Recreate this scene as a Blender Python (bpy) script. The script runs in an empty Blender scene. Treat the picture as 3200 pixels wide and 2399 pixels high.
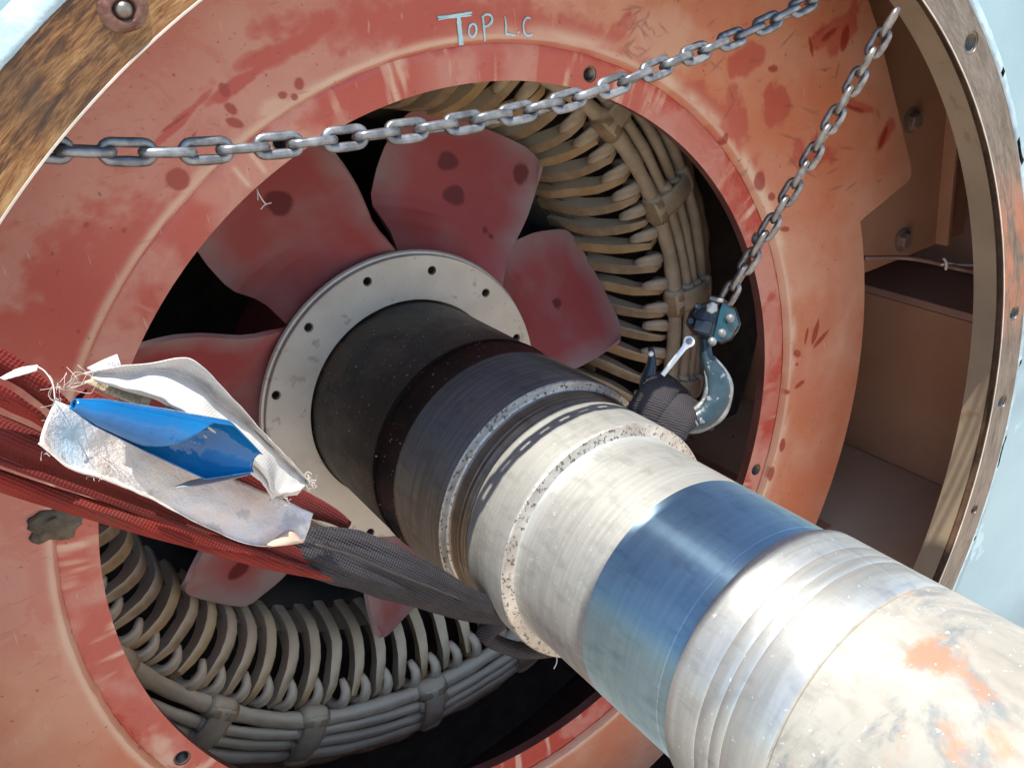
import bpy, bmesh, math, random
import numpy as np
from mathutils import Vector, Matrix
random.seed(7); rng = np.random.default_rng(11)
S = bpy.context.scene
COL = S.collection
PI = math.pi
# ------------------------------------------------------------------ camera, world, sun, exposure
CAMP = np.array([-0.3126456, -0.58124007, 0.3946668])
FWD = np.array([0.44918575, 0.78116709, -0.43360137])
RGT = np.array([0.83385272, -0.54081429, -0.11049681])
DWN = np.array([-0.32081429, -0.31192608, -0.89430437])
FPX = 2978.19
cam = bpy.data.cameras.new("camera"); cam_o = bpy.data.objects.new("camera", cam); COL.objects.link(cam_o)
cam.sensor_width = 36; cam.lens = FPX / 3200 * 36; cam.clip_start = 0.02; cam.clip_end = 2000
M = Matrix.Identity(4)
for i in range(3):
    M[i][0] = RGT[i]; M[i][1] = -DWN[i]; M[i][2] = -FWD[i]; M[i][3] = CAMP[i]
cam_o.matrix_world = M
S.camera = cam_o
SUN_DIR = Vector((-0.085, -0.172, 0.98)).normalized()      # towards the sun
elev = math.asin(SUN_DIR.z)
w = bpy.data.worlds.new("World"); S.world = w; w.use_nodes = True
wn = w.node_tree.nodes; wl = w.node_tree.links
sky = wn.new("ShaderNodeTexSky"); sky.sky_type = 'NISHITA'; sky.sun_disc = False
sky.sun_elevation = elev; sky.sun_rotation = math.atan2(SUN_DIR.x, SUN_DIR.y)
sky.air_density = 1.0; sky.dust_density = 0.5; sky.ozone_density = 0.9
wl.new(sky.outputs[0], wn["Background"].inputs[0]); wn["Background"].inputs[1].default_value = 0.135
sl = bpy.data.lights.new("sun", 'SUN'); sl.energy = 3.9; sl.angle = math.radians(0.5); sl.color = (1.0, 0.94, 0.84)
so = bpy.data.objects.new("sun", sl); COL.objects.link(so); so.location = (0, -2, 4)
so.rotation_euler = (-SUN_DIR).to_track_quat('-Z', 'Y').to_euler()
S.view_settings.view_transform = 'Standard'; S.view_settings.look = 'None'; S.view_settings.gamma = 1
S.view_settings.exposure = 1.32

# ------------------------------------------------------------------ geometry helpers
def ray(x, y): return RGT * ((x - 1600) / FPX) + DWN * ((y - 1199.5) / FPX) + FWD
def at(x, y, Y):                       # photo point -> point on the plane y = Y
    v = ray(x, y); return CAMP + v * ((Y - CAMP[1]) / v[1])
def atd(x, y, d): return CAMP + ray(x, y) * d
def cyl(r, deg, y): a = math.radians(deg); return np.array([r * math.cos(a), y, r * math.sin(a)])

def link(name, me, mat=None, parent=None, smooth=True):
    o = bpy.data.objects.new(name, me); COL.objects.link(o)
    if mat is not None and not me.materials: me.materials.append(mat)
    if parent is not None:
        o.parent = parent
        o.matrix_parent_inverse = Matrix.Translation(parent.location).inverted() if parent.type == 'EMPTY' else Matrix.Identity(4)
    if smooth and len(me.polygons): me.polygons.foreach_set("use_smooth", [True] * len(me.polygons))
    return o
def mesh(name, v, f, mat, parent=None, smooth=True):
    me = bpy.data.meshes.new(name); me.from_pydata([tuple(map(float, p)) for p in v], [], [tuple(map(int, q)) for q in f]); me.update()
    return link(name, me, mat, parent, smooth)
def fixn(o):
    bm = bmesh.new(); bm.from_mesh(o.data); bmesh.ops.recalc_face_normals(bm, faces=bm.faces); bm.to_mesh(o.data); bm.free(); return o
def sharp(o, deg=35):
    bm = bmesh.new(); bm.from_mesh(o.data)
    bmesh.ops.recalc_face_normals(bm, faces=bm.faces)
    for e in bm.edges:
        if len(e.link_faces) == 2 and e.calc_face_angle(0) > math.radians(deg): e.smooth = False
    bm.to_mesh(o.data); bm.free(); return o
def bevel(o, wd=0.002, seg=2, deg=30):
    bm = bmesh.new(); bm.from_mesh(o.data); bmesh.ops.recalc_face_normals(bm, faces=bm.faces)
    es = [e for e in bm.edges if len(e.link_faces) == 2 and e.calc_face_angle(0) > math.radians(deg)]
    bmesh.ops.bevel(bm, geom=es, offset=wd, segments=seg, profile=0.6, affect='EDGES', clamp_overlap=True)
    bm.to_mesh(o.data); bm.free()
    o.data.polygons.foreach_set("use_smooth", [True] * len(o.data.polygons)); return sharp(o, 50)

def thing(name, label, cat, loc=(0, 0, 0), group=None):
    o = bpy.data.objects.new(name, None); COL.objects.link(o); o.location = loc; o.empty_display_size = .02
    o['label'] = label; o['category'] = cat
    if group: o['group'] = group
    return o
def tag(o, label, cat, group=None):
    o['label'] = label; o['category'] = cat
    if group: o['group'] = group
    return o

def lathe(name, prof, mat, parent=None, n=256, a0=0, a1=360, closed=False):
    full = abs(a1 - a0 - 360) < 1e-6; m = n if full else n + 1
    A = np.radians(a0 + (a1 - a0) * np.arange(m) / n); P = np.array(prof, float); k = len(P)
    V = np.stack([np.outer(np.cos(A), P[:, 0]), np.tile(P[:, 1], (m, 1)), np.outer(np.sin(A), P[:, 0])], -1).reshape(-1, 3)
    F = []
    for i in range(n):
        j = (i + 1) % m
        for q in range(k if closed else k - 1):
            q2 = (q + 1) % k
            F.append((i * k + q, i * k + q2, j * k + q2, j * k + q))
    return sharp(mesh(name, V, F, mat, parent), 28)

def smooth_path(pts, n):
    P = np.array(pts, float); k = len(P)
    if k == 2: return P[0] + (P[1] - P[0]) * np.linspace(0, 1, n)[:, None]
    d = np.r_[0, np.cumsum(np.linalg.norm(np.diff(P[:, :3], axis=0), axis=1) + 1e-9)]
    m = np.zeros_like(P); m[1:-1] = (P[2:] - P[:-2]) / (d[2:] - d[:-2])[:, None]
    m[0] = (P[1] - P[0]) / (d[1] - d[0]); m[-1] = (P[-1] - P[-2]) / (d[-1] - d[-2])
    t = np.linspace(0, d[-1], n); out = []
    for x in t:
        i = min(max(int(np.searchsorted(d, x) - 1), 0), k - 2); h = d[i + 1] - d[i]; s = (x - d[i]) / h
        out.append((2*s**3-3*s**2+1)*P[i] + (s**3-2*s**2+s)*h*m[i] + (-2*s**3+3*s**2)*P[i+1] + (s**3-s**2)*h*m[i+1])
    return np.array(out)

def sweep(path, rad, up=None, nseg=12, caps=True, shape=None, ripple=None):
    """path Nx3, rad N or Nx2 (a along side, b along up), up vec or Nx3 ; returns verts, faces"""
    P = np.asarray(path, float); n = len(P)
    T = np.gradient(P, axis=0); T /= np.linalg.norm(T, axis=1)[:, None] + 1e-12
    rad = np.asarray(rad, float)
    if rad.ndim == 0: rad = np.full((n, 2), float(rad))
    if rad.ndim == 1: rad = np.stack([rad, rad], 1)
    U = np.zeros((n, 3))
    if up is None:
        u = np.cross(T[0], [0.3, 0.5, 0.8]); u /= np.linalg.norm(u)
        for i in range(n):
            u = u - T[i] * np.dot(u, T[i]); u /= np.linalg.norm(u); U[i] = u
    else:
        up = np.asarray(up, float)
        if up.ndim == 1: up = np.tile(up, (n, 1))
        U = up - T * (up * T).sum(1)[:, None]; U /= np.linalg.norm(U, axis=1)[:, None] + 1e-12
    B = np.cross(T, U)
    if shape is None:
        a = np.arange(nseg) * 2 * PI / nseg; sh = np.stack([np.cos(a), np.sin(a)], 1)
    else: sh = np.array(shape, float)
    k = len(sh); V = []
    for i in range(n):
        s = sh if ripple is None else sh * ripple(i / (n - 1), sh)[:, None]
        V.append(P[i] + np.outer(s[:, 0] * rad[i, 0], B[i]) + np.outer(s[:, 1] * rad[i, 1], U[i]))
    V = np.concatenate(V); F = []
    for i in range(n - 1):
        for q in range(k):
            r = (q + 1) % k; F.append((i*k+q, i*k+r, (i+1)*k+r, (i+1)*k+q))
    if caps: F.append(tuple(range(k - 1, -1, -1))); F.append(tuple((n-1)*k + q for q in range(k)))
    return V, F
def join(parts):
    V = []; F = []; o = 0
    for v, f in parts:
        V.append(np.asarray(v, float)); F += [tuple(x + o for x in q) for q in f]; o += len(v)
    return np.concatenate(V), F
def tube(name, pts, rad, mat, parent=None, n=24, nseg=10, **k):
    P = smooth_path(pts, n); r = np.asarray(rad, float)
    if r.ndim == 1 and len(r) != n: r = np.interp(np.linspace(0, 1, n), np.linspace(0, 1, len(r)), r)
    v, f = sweep(P, r, nseg=nseg, **k); return fixn(mesh(name, v, f, mat, parent))
def ribbon(name, edges, nu, nv, mat, parent, thick=0.0006, wr=0.0, seed=0, bulge=0.0, bdir=None):
    """edges: list of polylines (3-D); lofted across them"""
    E = np.array([smooth_path(e, nu) for e in edges]); k = len(E)
    t = np.linspace(0, k - 1, nv); G = np.array([E[min(int(x), k - 2)] * (1 - (x - min(int(x), k - 2))) + E[min(int(x), k - 2) + 1] * (x - min(int(x), k - 2)) for x in t])
    if k > 2:
        for _ in range(1): G[1:-1] = .25 * G[:-2] + .5 * G[1:-1] + .25 * G[2:]
    r = np.random.default_rng(seed)
    if wr:
        u = np.linspace(0, 1, nu)[None, :]; v = np.linspace(0, 1, nv)[:, None]; h = 0
        for q in range(7):
            fu, fv, ph = r.uniform(2, 16), r.uniform(.3, 4), r.uniform(0, 6.3)
            h = h + np.sin(2*PI*(fu*u + fv*v) + ph) / (2 + fu * .35)
        G = G - FWD[None, None, :] * (h * wr)[:, :, None]
    if bulge:
        v = np.linspace(0, 1, nv)[:, None]; G = G + np.asarray(bdir)[None, None, :] * (bulge * np.sin(PI * v))[:, :, None]
    V = G.reshape(-1, 3); F = [(i*nu+j, i*nu+j+1, (i+1)*nu+j+1, (i+1)*nu+j) for i in range(nv-1) for j in range(nu-1)]
    o = mesh(name, V, F, mat, parent); m = o.modifiers.new("s", 'SOLIDIFY'); m.thickness = thick; m.offset = 0
    return o
def hexbolt(name, c, nrm, r, h, mat, parent, rot=0.2, washer=True):
    n = Vector(nrm).normalized(); q = n.to_track_quat('Z', 'Y').to_matrix(); bm = bmesh.new()
    def ringp(rr, z, k, ro): return [bm.verts.new(Vector(c) + q @ Vector((rr*math.cos(ro+2*PI*i/k), rr*math.sin(ro+2*PI*i/k), z))) for i in range(k)]
    a = ringp(r, 0, 6, rot); b = ringp(r, h * .85, 6, rot); d = ringp(r * .86, h, 6, rot)
    for A, Bv in ((a, b), (b, d)):
        for i in range(6): bm.faces.new((A[i], A[(i+1) % 6], Bv[(i+1) % 6], Bv[i]))
    bm.faces.new(d)
    if washer:
        e = ringp(r * 1.45, -.0005, 20, 0); g = ringp(r * 1.45, h * .18, 20, 0)
        for i in range(20): bm.faces.new((e[i], e[(i+1) % 20], g[(i+1) % 20], g[i]))
        bm.faces.new(g)
    me = bpy.data.meshes.new(name); bm.to_mesh(me); bm.free(); return sharp(link(name, me, mat, parent), 25)

def polar_plate(name, rin, rout, y, mat, parent, nth, nr, holes=(), th0=0, th1=360, yfun=None, jitter=None):
    """flat annulus in the plane y with real round holes; holes: (x, z, r)"""
    full = abs(th1 - th0 - 360) < 1e-6; m = nth if full else nth + 1
    A = np.radians(th0 + (th1 - th0) * np.arange(m) / nth)
    ri = np.array([rin(a) if callable(rin) else rin for a in A]); ro = np.array([rout(a) if callable(rout) else rout for a in A])
    t = np.linspace(0, 1, nr); R = ri[:, None] + (ro - ri)[:, None] * t[None, :]
    X = R * np.cos(A)[:, None]; Z = R * np.sin(A)[:, None]; Y = np.full_like(X, y)
    if yfun is not None: Y = Y + yfun(R, A[:, None])
    V = np.stack([X, Y, Z], -1).reshape(-1, 3); idx = np.arange(m * nr).reshape(m, nr)
    nx = np.roll(idx, -1, 0) if full else idx[1:]
    a = idx if full else idx[:-1]
    F = np.stack([a[:, :-1], a[:, 1:], nx[:, 1:], nx[:, :-1]], -1).reshape(-1, 4)
    keep = np.ones(len(F), bool)
    for (hx, hz, hr) in holes:
        D = np.hypot(V[:, 0] - hx, V[:, 2] - hz); ins = D < hr * .98
        bad = ins[F].any(1); keep &= ~bad
        rim = np.unique(F[bad]); rim = rim[~ins[rim]]
        d = np.stack([V[rim, 0] - hx, V[rim, 2] - hz], 1); d /= np.linalg.norm(d, axis=1)[:, None]
        V[rim, 0] = hx + d[:, 0] * hr; V[rim, 2] = hz + d[:, 1] * hr
    F = F[keep]; used = np.unique(F); mp = -np.ones(len(V), int); mp[used] = np.arange(len(used))
    return mesh(name, V[used], mp[F], mat, parent)
def tapped_hole(name, x, z, y, r, depth, mat, parent, pitch=0.0016, lip=None):
    """threaded blind bore going +y from (x, y, z)"""
    k = 28; prof = [(r * 1.0, y - .0002), (r * .97, y + .0006)]; yy = y + .0008; s = 0
    while yy < y + depth: prof.append((r * (.93 if s else .80), yy)); s ^= 1; yy += pitch / 2
    prof.append((0.0003, y + depth + .002))
    A = np.arange(k) * 2 * PI / k; V = []; F = []; n = len(prof)
    for a in A:
        for (rr, py) in prof: V.append((x + rr * math.cos(a), py, z + rr * math.sin(a)))
    for i in range(k):
        j = (i + 1) % k
        for q in range(n - 1): F.append((i*n+q, i*n+q+1, j*n+q+1, j*n+q))
    return sharp(mesh(name, V, F, mat, parent), 20)
def add_mask(o, name, fn):
    V = np.empty(len(o.data.vertices) * 3); o.data.vertices.foreach_get("co", V); V = V.reshape(-1, 3)
    at_ = o.data.attributes.new(name, 'FLOAT_COLOR', 'POINT'); c = np.ones((len(V), 4)); c[:, :3] = np.clip(fn(V), 0, 1)
    at_.data.foreach_set("color", c.reshape(-1))
# cheap smooth value noise in numpy
def vnoise(x, y, seed=0):
    xi = np.floor(x).astype(int); yi = np.floor(y).astype(int); fx = x - xi; fy = y - yi
    fx = fx*fx*(3-2*fx); fy = fy*fy*(3-2*fy)
    def h(a, b):
        q = (a * 374761393 + b * 668265263 + seed * 69069) & 0x7fffffff; q = (q ^ (q >> 13)) * 1274126177 & 0x7fffffff
        return ((q ^ (q >> 16)) & 0xffff) / 65535.0
    return (h(xi, yi)*(1-fx)+h(xi+1, yi)*fx)*(1-fy)+(h(xi, yi+1)*(1-fx)+h(xi+1, yi+1)*fx)*fy
def fbm(x, y, seed=0, o=4): return sum(vnoise(x*2**i, y*2**i, seed+i) / 2**i for i in range(o)) / (2 - 2.0**(1-o))

# ------------------------------------------------------------------ material helper
class Mat:
    def __init__(s, name):
        s.m = bpy.data.materials.new(name); s.m.use_nodes = True; s.t = s.m.node_tree; s.b = s.t.nodes["Principled BSDF"]
        s.tc = s.t.nodes.new("ShaderNodeTexCoord")
    def N(s, k): return s.t.nodes.new(k)
    def L(s, a, b): s.t.links.new(a, b)
    def put(s, sock, v):
        if isinstance(v, bpy.types.NodeSocket): s.L(v, sock)
        elif isinstance(v, (tuple, list)): sock.default_value = (*v, 1) if (len(v) == 3 and len(sock.default_value) == 4) else v
        else: sock.default_value = v
    @property
    def obj(s): return s.tc.outputs["Object"]
    def math(s, op, a, b=0.0, c=None):
        n = s.N("ShaderNodeMath"); n.operation = op; s.put(n.inputs[0], a); s.put(n.inputs[1], b)
        if c is not None: s.put(n.inputs[2], c)
        return n.outputs[0]
    def sep(s, v): n = s.N("ShaderNodeSeparateXYZ"); s.L(v, n.inputs[0]); return n.outputs
    def comb(s, x, y, z): n = s.N("ShaderNodeCombineXYZ"); [s.put(n.inputs[i], q) for i, q in enumerate((x, y, z))]; return n.outputs[0]
    def polar(s, k=1.0, kr=1.0, ky=1.0):
        x, y, z = s.sep(s.obj)[:3]; th = s.math('ARCTAN2', z, x); r = s.math('SQRT', s.math('ADD', s.math('MULTIPLY', x, x), s.math('MULTIPLY', z, z)))
        return s.comb(s.math('MULTIPLY', th, k), s.math('MULTIPLY', r, kr), s.math('MULTIPLY', y, ky))
    def scale(s, v, sc): n = s.N("ShaderNodeMapping"); s.L(v, n.inputs[0]); n.inputs["Scale"].default_value = sc; return n.outputs[0]
    def noise(s, sc, det=4, ro=.55, v=None, dist=0.0):
        n = s.N("ShaderNodeTexNoise"); s.L(v if v is not None else s.obj, n.inputs["Vector"]); n.inputs["Scale"].default_value = sc
        n.inputs["Detail"].default_value = det; n.inputs["Roughness"].default_value = ro; n.inputs["Distortion"].default_value = dist; return n.outputs[0]
    def vor(s, sc, v=None):
        n = s.N("ShaderNodeTexVoronoi"); s.L(v if v is not None else s.obj, n.inputs["Vector"]); n.inputs["Scale"].default_value = sc; return n.outputs[0]
    def wave(s, sc, v=None, dist=0., axis='X'):
        n = s.N("ShaderNodeTexWave"); n.bands_direction = axis; s.L(v if v is not None else s.obj, n.inputs["Vector"]); n.inputs["Scale"].default_value = sc; n.inputs["Distortion"].default_value = dist; return n.outputs["Fac"]
    def st(s, f, a, b):                       # smooth step a..b
        n = s.N("ShaderNodeMapRange"); n.interpolation_type = 'SMOOTHSTEP'; s.put(n.inputs[0], f); n.inputs[1].default_value = a; n.inputs[2].default_value = b; return n.outputs[0]
    def rng(s, f, lo, hi, a=0., b=1.):
        n = s.N("ShaderNodeMapRange"); s.put(n.inputs[0], f); n.inputs[1].default_value = a; n.inputs[2].default_value = b; n.inputs[3].default_value = lo; n.inputs[4].default_value = hi; return n.outputs[0]
    def mix(s, f, a, b):
        n = s.N("ShaderNodeMix"); n.data_type = 'RGBA'; s.put(n.inputs[0], f); s.put(n.inputs[6], a); s.put(n.inputs[7], b); return n.outputs[2]
    def ramp(s, f, st):
        n = s.N("ShaderNodeValToRGB"); s.put(n.inputs[0], f); e = n.color_ramp.elements
        while len(e) < len(st): e.new(.5)
        for q, (p, c) in zip(e, st): q.position = p; q.color = (*c, 1)
        return n.outputs[0]
    def attr(s, name): n = s.N("ShaderNodeAttribute"); n.attribute_name = name; return n.outputs["Color"]
    def rgb(s, c): n = s.N("ShaderNodeSeparateColor"); s.L(c, n.inputs[0]); return n.outputs
    def rand(s): return s.N("ShaderNodeObjectInfo").outputs["Random"]
    def bump(s, h, st=.3, d=.001):
        n = s.N("ShaderNodeBump"); s.put(n.inputs["Height"], h); n.inputs["Strength"].default_value = st; n.inputs["Distance"].default_value = d; s.L(n.outputs[0], s.b.inputs["Normal"]); return n
    def done(s, col, rough, metal=0.0, **k):
        s.put(s.b.inputs["Base Color"], col); s.put(s.b.inputs["Roughness"], rough); s.put(s.b.inputs["Metallic"], metal)
        for q, v in k.items(): s.put(s.b.inputs[q.replace('_', ' ')], v)
        return s.m

def m_red_paint(name, glossy):
    a = Mat(name); R, G, B = a.rgb(a.attr("mask"))[:3]; R2, G2, B2 = a.rgb(a.attr("mask2"))[:3]
    red = a.mix(a.noise(9, 3), (0.38, 0.050, 0.034), (0.46, 0.085, 0.055))
    pink = a.mix(a.noise(14, 4), (0.48, 0.185, 0.140), (0.56, 0.33, 0.245))
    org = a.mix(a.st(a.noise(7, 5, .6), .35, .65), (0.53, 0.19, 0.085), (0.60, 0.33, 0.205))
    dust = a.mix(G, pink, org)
    n1 = a.math('ADD', a.math('MULTIPLY', a.st(a.noise(6.5, 6, .62, dist=.6), .36, .62), .6), a.math('MULTIPLY', a.st(a.noise(13, 8, .7, dist=1.1), .47, .53), .4))
    amt = a.math('MULTIPLY', a.math('SUBTRACT', 1.0, R), a.math('ADD', .32, a.math('MULTIPLY', n1, .52)))
    if glossy: amt = a.math('MULTIPLY', amt, .9)
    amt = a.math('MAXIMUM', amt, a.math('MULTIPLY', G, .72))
    amt = a.math('MULTIPLY', amt, a.math('SUBTRACT', 1.0, a.math('MULTIPLY', R, .85)))
    c = a.mix(amt, red, dust)
    c = a.mix(a.math('MULTIPLY', B, a.rng(a.noise(30, 4), .6, 1.0)), c, (0.66, 0.47, 0.33))
    c = a.mix(a.math('MULTIPLY', R2, .85), c, (0.28, 0.026, 0.014))
    # fine specks and scratches
    sp = a.st(a.noise(210, 2, .5), .70, .76); c = a.mix(a.math('MULTIPLY', sp, .55), c, (0.10, 0.03, 0.02))
    lt = a.st(a.noise(34, 2, .5, v=a.scale(a.obj, (9.0, 1, 1.2)), dist=.4), .70, .74); c = a.mix(a.math('MULTIPLY', lt, .35), c, (.62, .38, .29)); sc = a.st(a.noise(60, 3, .5, v=a.scale(a.obj, (1.0, 1, 7.0))), .66, .72); c = a.mix(a.math('MULTIPLY', sc, .28), c, (0.22, 0.05, 0.03))
    c = a.mix(a.math('MULTIPLY', G2, .55), c, (0.20, 0.06, 0.035))
    a.bump(a.math('ADD', a.noise(55, 5, .6), a.math('MULTIPLY', a.noise(14, 2), 2.0)), .22 if not glossy else .35, .0015 if not glossy else .003)
    ro = a.rng(amt, .42 if not glossy else .26, .62 if not glossy else .44)
    return a.done(c, ro, 0.0)

def m_simple(name, c1, c2, sc, ro=.5, metal=0., bs=.2, bsc=80, bd=.0008, spot=None, dusty=None):
    a = Mat(name); c = a.mix(a.st(a.noise(sc, 5, .6), .3, .7), c1, c2)
    if spot: th = spot[2] if len(spot) > 2 else .62; c = a.mix(a.st(a.noise(spot[1], 3), th, th + .06), c, spot[0])
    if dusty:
        g = a.N("ShaderNodeNewGeometry"); nz = a.sep(g.outputs["Normal"])[2]; c = a.mix(a.math('MULTIPLY', a.st(nz, .12, .75), a.rng(a.noise(25, 4), .5, 1.0)), c, dusty)  # settled dust on upward faces, made paler to lift the dim lower windings
    a.bump(a.noise(bsc, 4), bs, bd); return a.done(c, ro, metal)

def m_rust_face():
    a = Mat("machined_rust"); p = a.polar(1, 1, 1)
    s1 = a.noise(1, 7, .68, v=a.scale(p, (34, 620, 60)), dist=.6); s2 = a.noise(1, 6, .62, v=a.scale(p, (9, 110, 20)), dist=1.2)
    f = a.math('ADD', a.math('MULTIPLY', s1, .55), a.math('MULTIPLY', s2, .5))
    warm = a.ramp(f, [(.36, (.022, .011, .006)), (.46, (.085, .036, .012)), (.535, (.21, .095, .030)), (.66, (.36, .22, .095))])
    grey = a.ramp(f, [(.34, (.065, .052, .040)), (.46, (.125, .10, .078)), (.54, (.175, .145, .118)), (.70, (.245, .21, .18))])
    x, y, z = a.sep(a.obj)[:3]
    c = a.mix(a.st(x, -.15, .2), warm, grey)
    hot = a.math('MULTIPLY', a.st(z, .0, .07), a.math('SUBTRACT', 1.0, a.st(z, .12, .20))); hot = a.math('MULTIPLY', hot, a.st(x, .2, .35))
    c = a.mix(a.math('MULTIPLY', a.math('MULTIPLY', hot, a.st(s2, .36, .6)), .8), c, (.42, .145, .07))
    dk = a.st(a.noise(7, 5, .6), .56, .72); c = a.mix(a.math('MULTIPLY', dk, .7), c, (.045, .028, .018))
    a.bump(f, .5, .002); return a.done(c, a.rng(f, .35, .62), .35)

def m_steel(name, c1, c2, ro, metal=1., ring=500, rust=None, spk=0., rv=.12, brushed=.25, blot=None, aniso=.8, spec=.5, rg=1.):
    a = Mat(name); p = a.polar(1, 1, 1)
    g = a.math('ADD', .5, a.math('MULTIPLY', a.math('SUBTRACT', a.noise(1, 4, .6, v=a.scale(p, (1.2, 2, ring))), .5), rg)); g2 = a.noise(1, 5, .6, v=a.scale(p, (9, 30, 45)))
    c = a.mix(a.st(g, .3, .7), c1, c2)
    c = a.mix(a.math('MULTIPLY', a.st(g2, .45, .75), .5), c, tuple(q * .6 for q in c1))
    scr = a.st(a.noise(1, 2, .5, v=a.scale(p, (60, 4, 7))), .68, .74); c = a.mix(a.math('MULTIPLY', scr, .25), c, tuple(min(1, q * 1.35) for q in c2))
    if blot: c = a.mix(a.math('MULTIPLY', a.st(a.noise(blot[1], 6, .65, dist=.8), blot[2], blot[2] + .12), blot[3]), c, blot[0])
    if rust: c = a.mix(a.math('MULTIPLY', a.st(a.noise(rust[1], 6, .65, dist=.5), rust[2], rust[2] + .1), rust[3]), c, rust[0])
    r = a.rng(g2, ro - rv, ro + rv)
    if spk:
        k = a.st(a.noise(330, 2, .5), .69, .73); c = a.mix(a.math('MULTIPLY', k, spk), c, (.9, .9, .88)); 
    a.bump(a.math('ADD', a.math('MULTIPLY', g, .6), a.math('MULTIPLY', a.noise(160, 3), .5)), brushed, .0006)
    tn = a.N("ShaderNodeTangent"); tn.direction_type = 'RADIAL'; tn.axis = 'Y'; a.L(tn.outputs[0], a.b.inputs["Tangent"])
    return a.done(c, r, metal, Anisotropic=aniso, Anisotropic_Rotation=.25, Specular_IOR_Level=spec)

def m_fabric(name, c1, c2, ribs=900, ro=.85, dirt=(.12, .04, .03), dk=.5, bs=.6):
    a = Mat(name); n = a.noise(18, 5, .6); c = a.mix(a.st(n, .3, .7), c1, c2)
    wv = a.wave(ribs / 6.28 / 3, v=a.scale(a.obj, (1, .6, .9)), dist=1.2, axis='DIAGONAL'); wv2 = a.wave(ribs / 6.28 / 3, v=a.scale(a.obj, (-1, .8, .9)), dist=1.0, axis='DIAGONAL')
    h = a.math('ADD', wv, a.math('MULTIPLY', wv2, .7))
    c = a.mix(a.math('MULTIPLY', a.st(a.noise(45, 4), .5, .7), dk), c, dirt)
    c = a.mix(a.rng(h, .35, 0., 0., 1.4), c, dirt)
    a.bump(h, bs, .0009); return a.done(c, ro, 0., Specular_IOR_Level=.2)

MT = {}
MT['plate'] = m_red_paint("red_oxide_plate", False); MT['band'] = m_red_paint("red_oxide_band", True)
MT['cut'] = m_simple("dark_edge", (.10, .03, .025), (.16, .06, .05), 30, .5)
MT['thread'] = m_simple("thread_steel", (.07, .05, .04), (.20, .15, .12), 90, .35, .7)
MT['threadbright'] = m_simple("bright_thread", (.13, .115, .10), (.26, .235, .205), 90, .4, .8)
MT['rust'] = m_rust_face()
MT['bore'] = m_simple("tan_bore_paint", (.185, .145, .10), (.255, .205, .145), 9, .42, .1, .25, 60, .001, ((.2, .14, .09), 40))
MT['groove'] = m_simple("dark_groove_rust", (.03, .018, .010), (.10, .055, .03), 60, .7)
MT['blue'] = m_simple("pale_blue_paint", (.20, .325, .375), (.265, .395, .435), 5, .42, 0, .15, 120, .0006, ((.32, .48, .53), 26))
MT['bluedge'] = m_simple("chipped_blue_paint", (.22, .33, .38), (.40, .50, .53), 40, .5, 0, .8, 60, .002, ((.10, .08, .07), 34))
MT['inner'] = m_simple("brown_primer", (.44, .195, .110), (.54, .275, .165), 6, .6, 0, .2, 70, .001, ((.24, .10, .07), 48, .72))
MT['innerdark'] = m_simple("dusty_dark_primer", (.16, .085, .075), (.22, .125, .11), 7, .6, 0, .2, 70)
MT['shelf'] = m_simple("purple_brown_primer", (.34, .175, .125), (.44, .25, .18), 8, .6)
MT['core'] = m_simple("stator_core", (.030, .025, .021), (.060, .050, .042), 30, .85)
MT['boltbrown'] = m_simple("painted_bolt", (.22, .13, .10), (.34, .22, .17), 60, .5)
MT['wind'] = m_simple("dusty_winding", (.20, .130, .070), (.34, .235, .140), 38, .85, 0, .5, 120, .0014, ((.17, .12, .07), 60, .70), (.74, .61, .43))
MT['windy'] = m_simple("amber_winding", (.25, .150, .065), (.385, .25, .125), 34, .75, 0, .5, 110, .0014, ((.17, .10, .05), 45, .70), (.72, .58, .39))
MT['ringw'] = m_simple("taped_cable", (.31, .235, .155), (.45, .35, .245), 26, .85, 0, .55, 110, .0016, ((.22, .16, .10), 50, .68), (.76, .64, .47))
def m_fan():
    a = Mat("maroon_fan_paint"); R, G = a.rgb(a.attr("mask"))[:2]; n = a.noise(11, 5, .6)
    c = a.mix(n, (.25, .034, .035), (.33, .070, .064)); d = a.math('MULTIPLY', G, a.rng(n, .55, 1.05)); c = a.mix(d, c, (.28, .24, .228))
    c = a.mix(a.math('MULTIPLY', a.st(a.noise(5, 5, .6, dist=.5), .50, .62), .45), c, (.30, .030, .030)); c = a.mix(a.math('MULTIPLY', R, .9), c, (.105, .008, .010)); a.bump(a.math('ADD', a.noise(60, 4), a.math('MULTIPLY', a.noise(9, 3), 3.0)), .2, .0012)
    return a.done(c, a.rng(R, .58, .6), 0, Specular_IOR_Level=.35)
MT['fan'] = m_fan(); MT['hubred'] = m_simple('maroon_hub_paint', (.20, .032, .032), (.27, .075, .065), 14, .6)
MT['coilside'] = m_simple("dusty_coil_sides", (.15, .105, .065), (.23, .165, .11), 40, .9, 0, .6, 60, .003, None, (.40, .32, .22))
MT['flange'] = m_simple("hub_flange_steel", (.42, .38, .325), (.54, .50, .44), 12, .5, .35, .3, 180, .0006, ((.36, .32, .27), 70))
MT['sblack'] = m_steel("black_shaft_varnish", (.009, .007, .006), (.022, .016, .013), .42, .0, 160, ((.075, .044, .026), 12, .50, .85), .40, .10, .35, ((.10, .066, .042), 22, .60, .7), .3, .30)
MT['sgloss'] = m_steel("oily_black_shaft", (.004, .004, .004), (.012, .010, .009), .36, .0, 160, ((.05, .03, .02), 26, .60, .6), .45, .06, .3, None, .2, .22)
MT['sbronze'] = m_steel("blued_shaft", (.185, .160, .145), (.26, .245, .24), .46, .95, 420, ((.20, .085, .05), 9, .52, .75), .0, .06, .2, None, .95)
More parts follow.
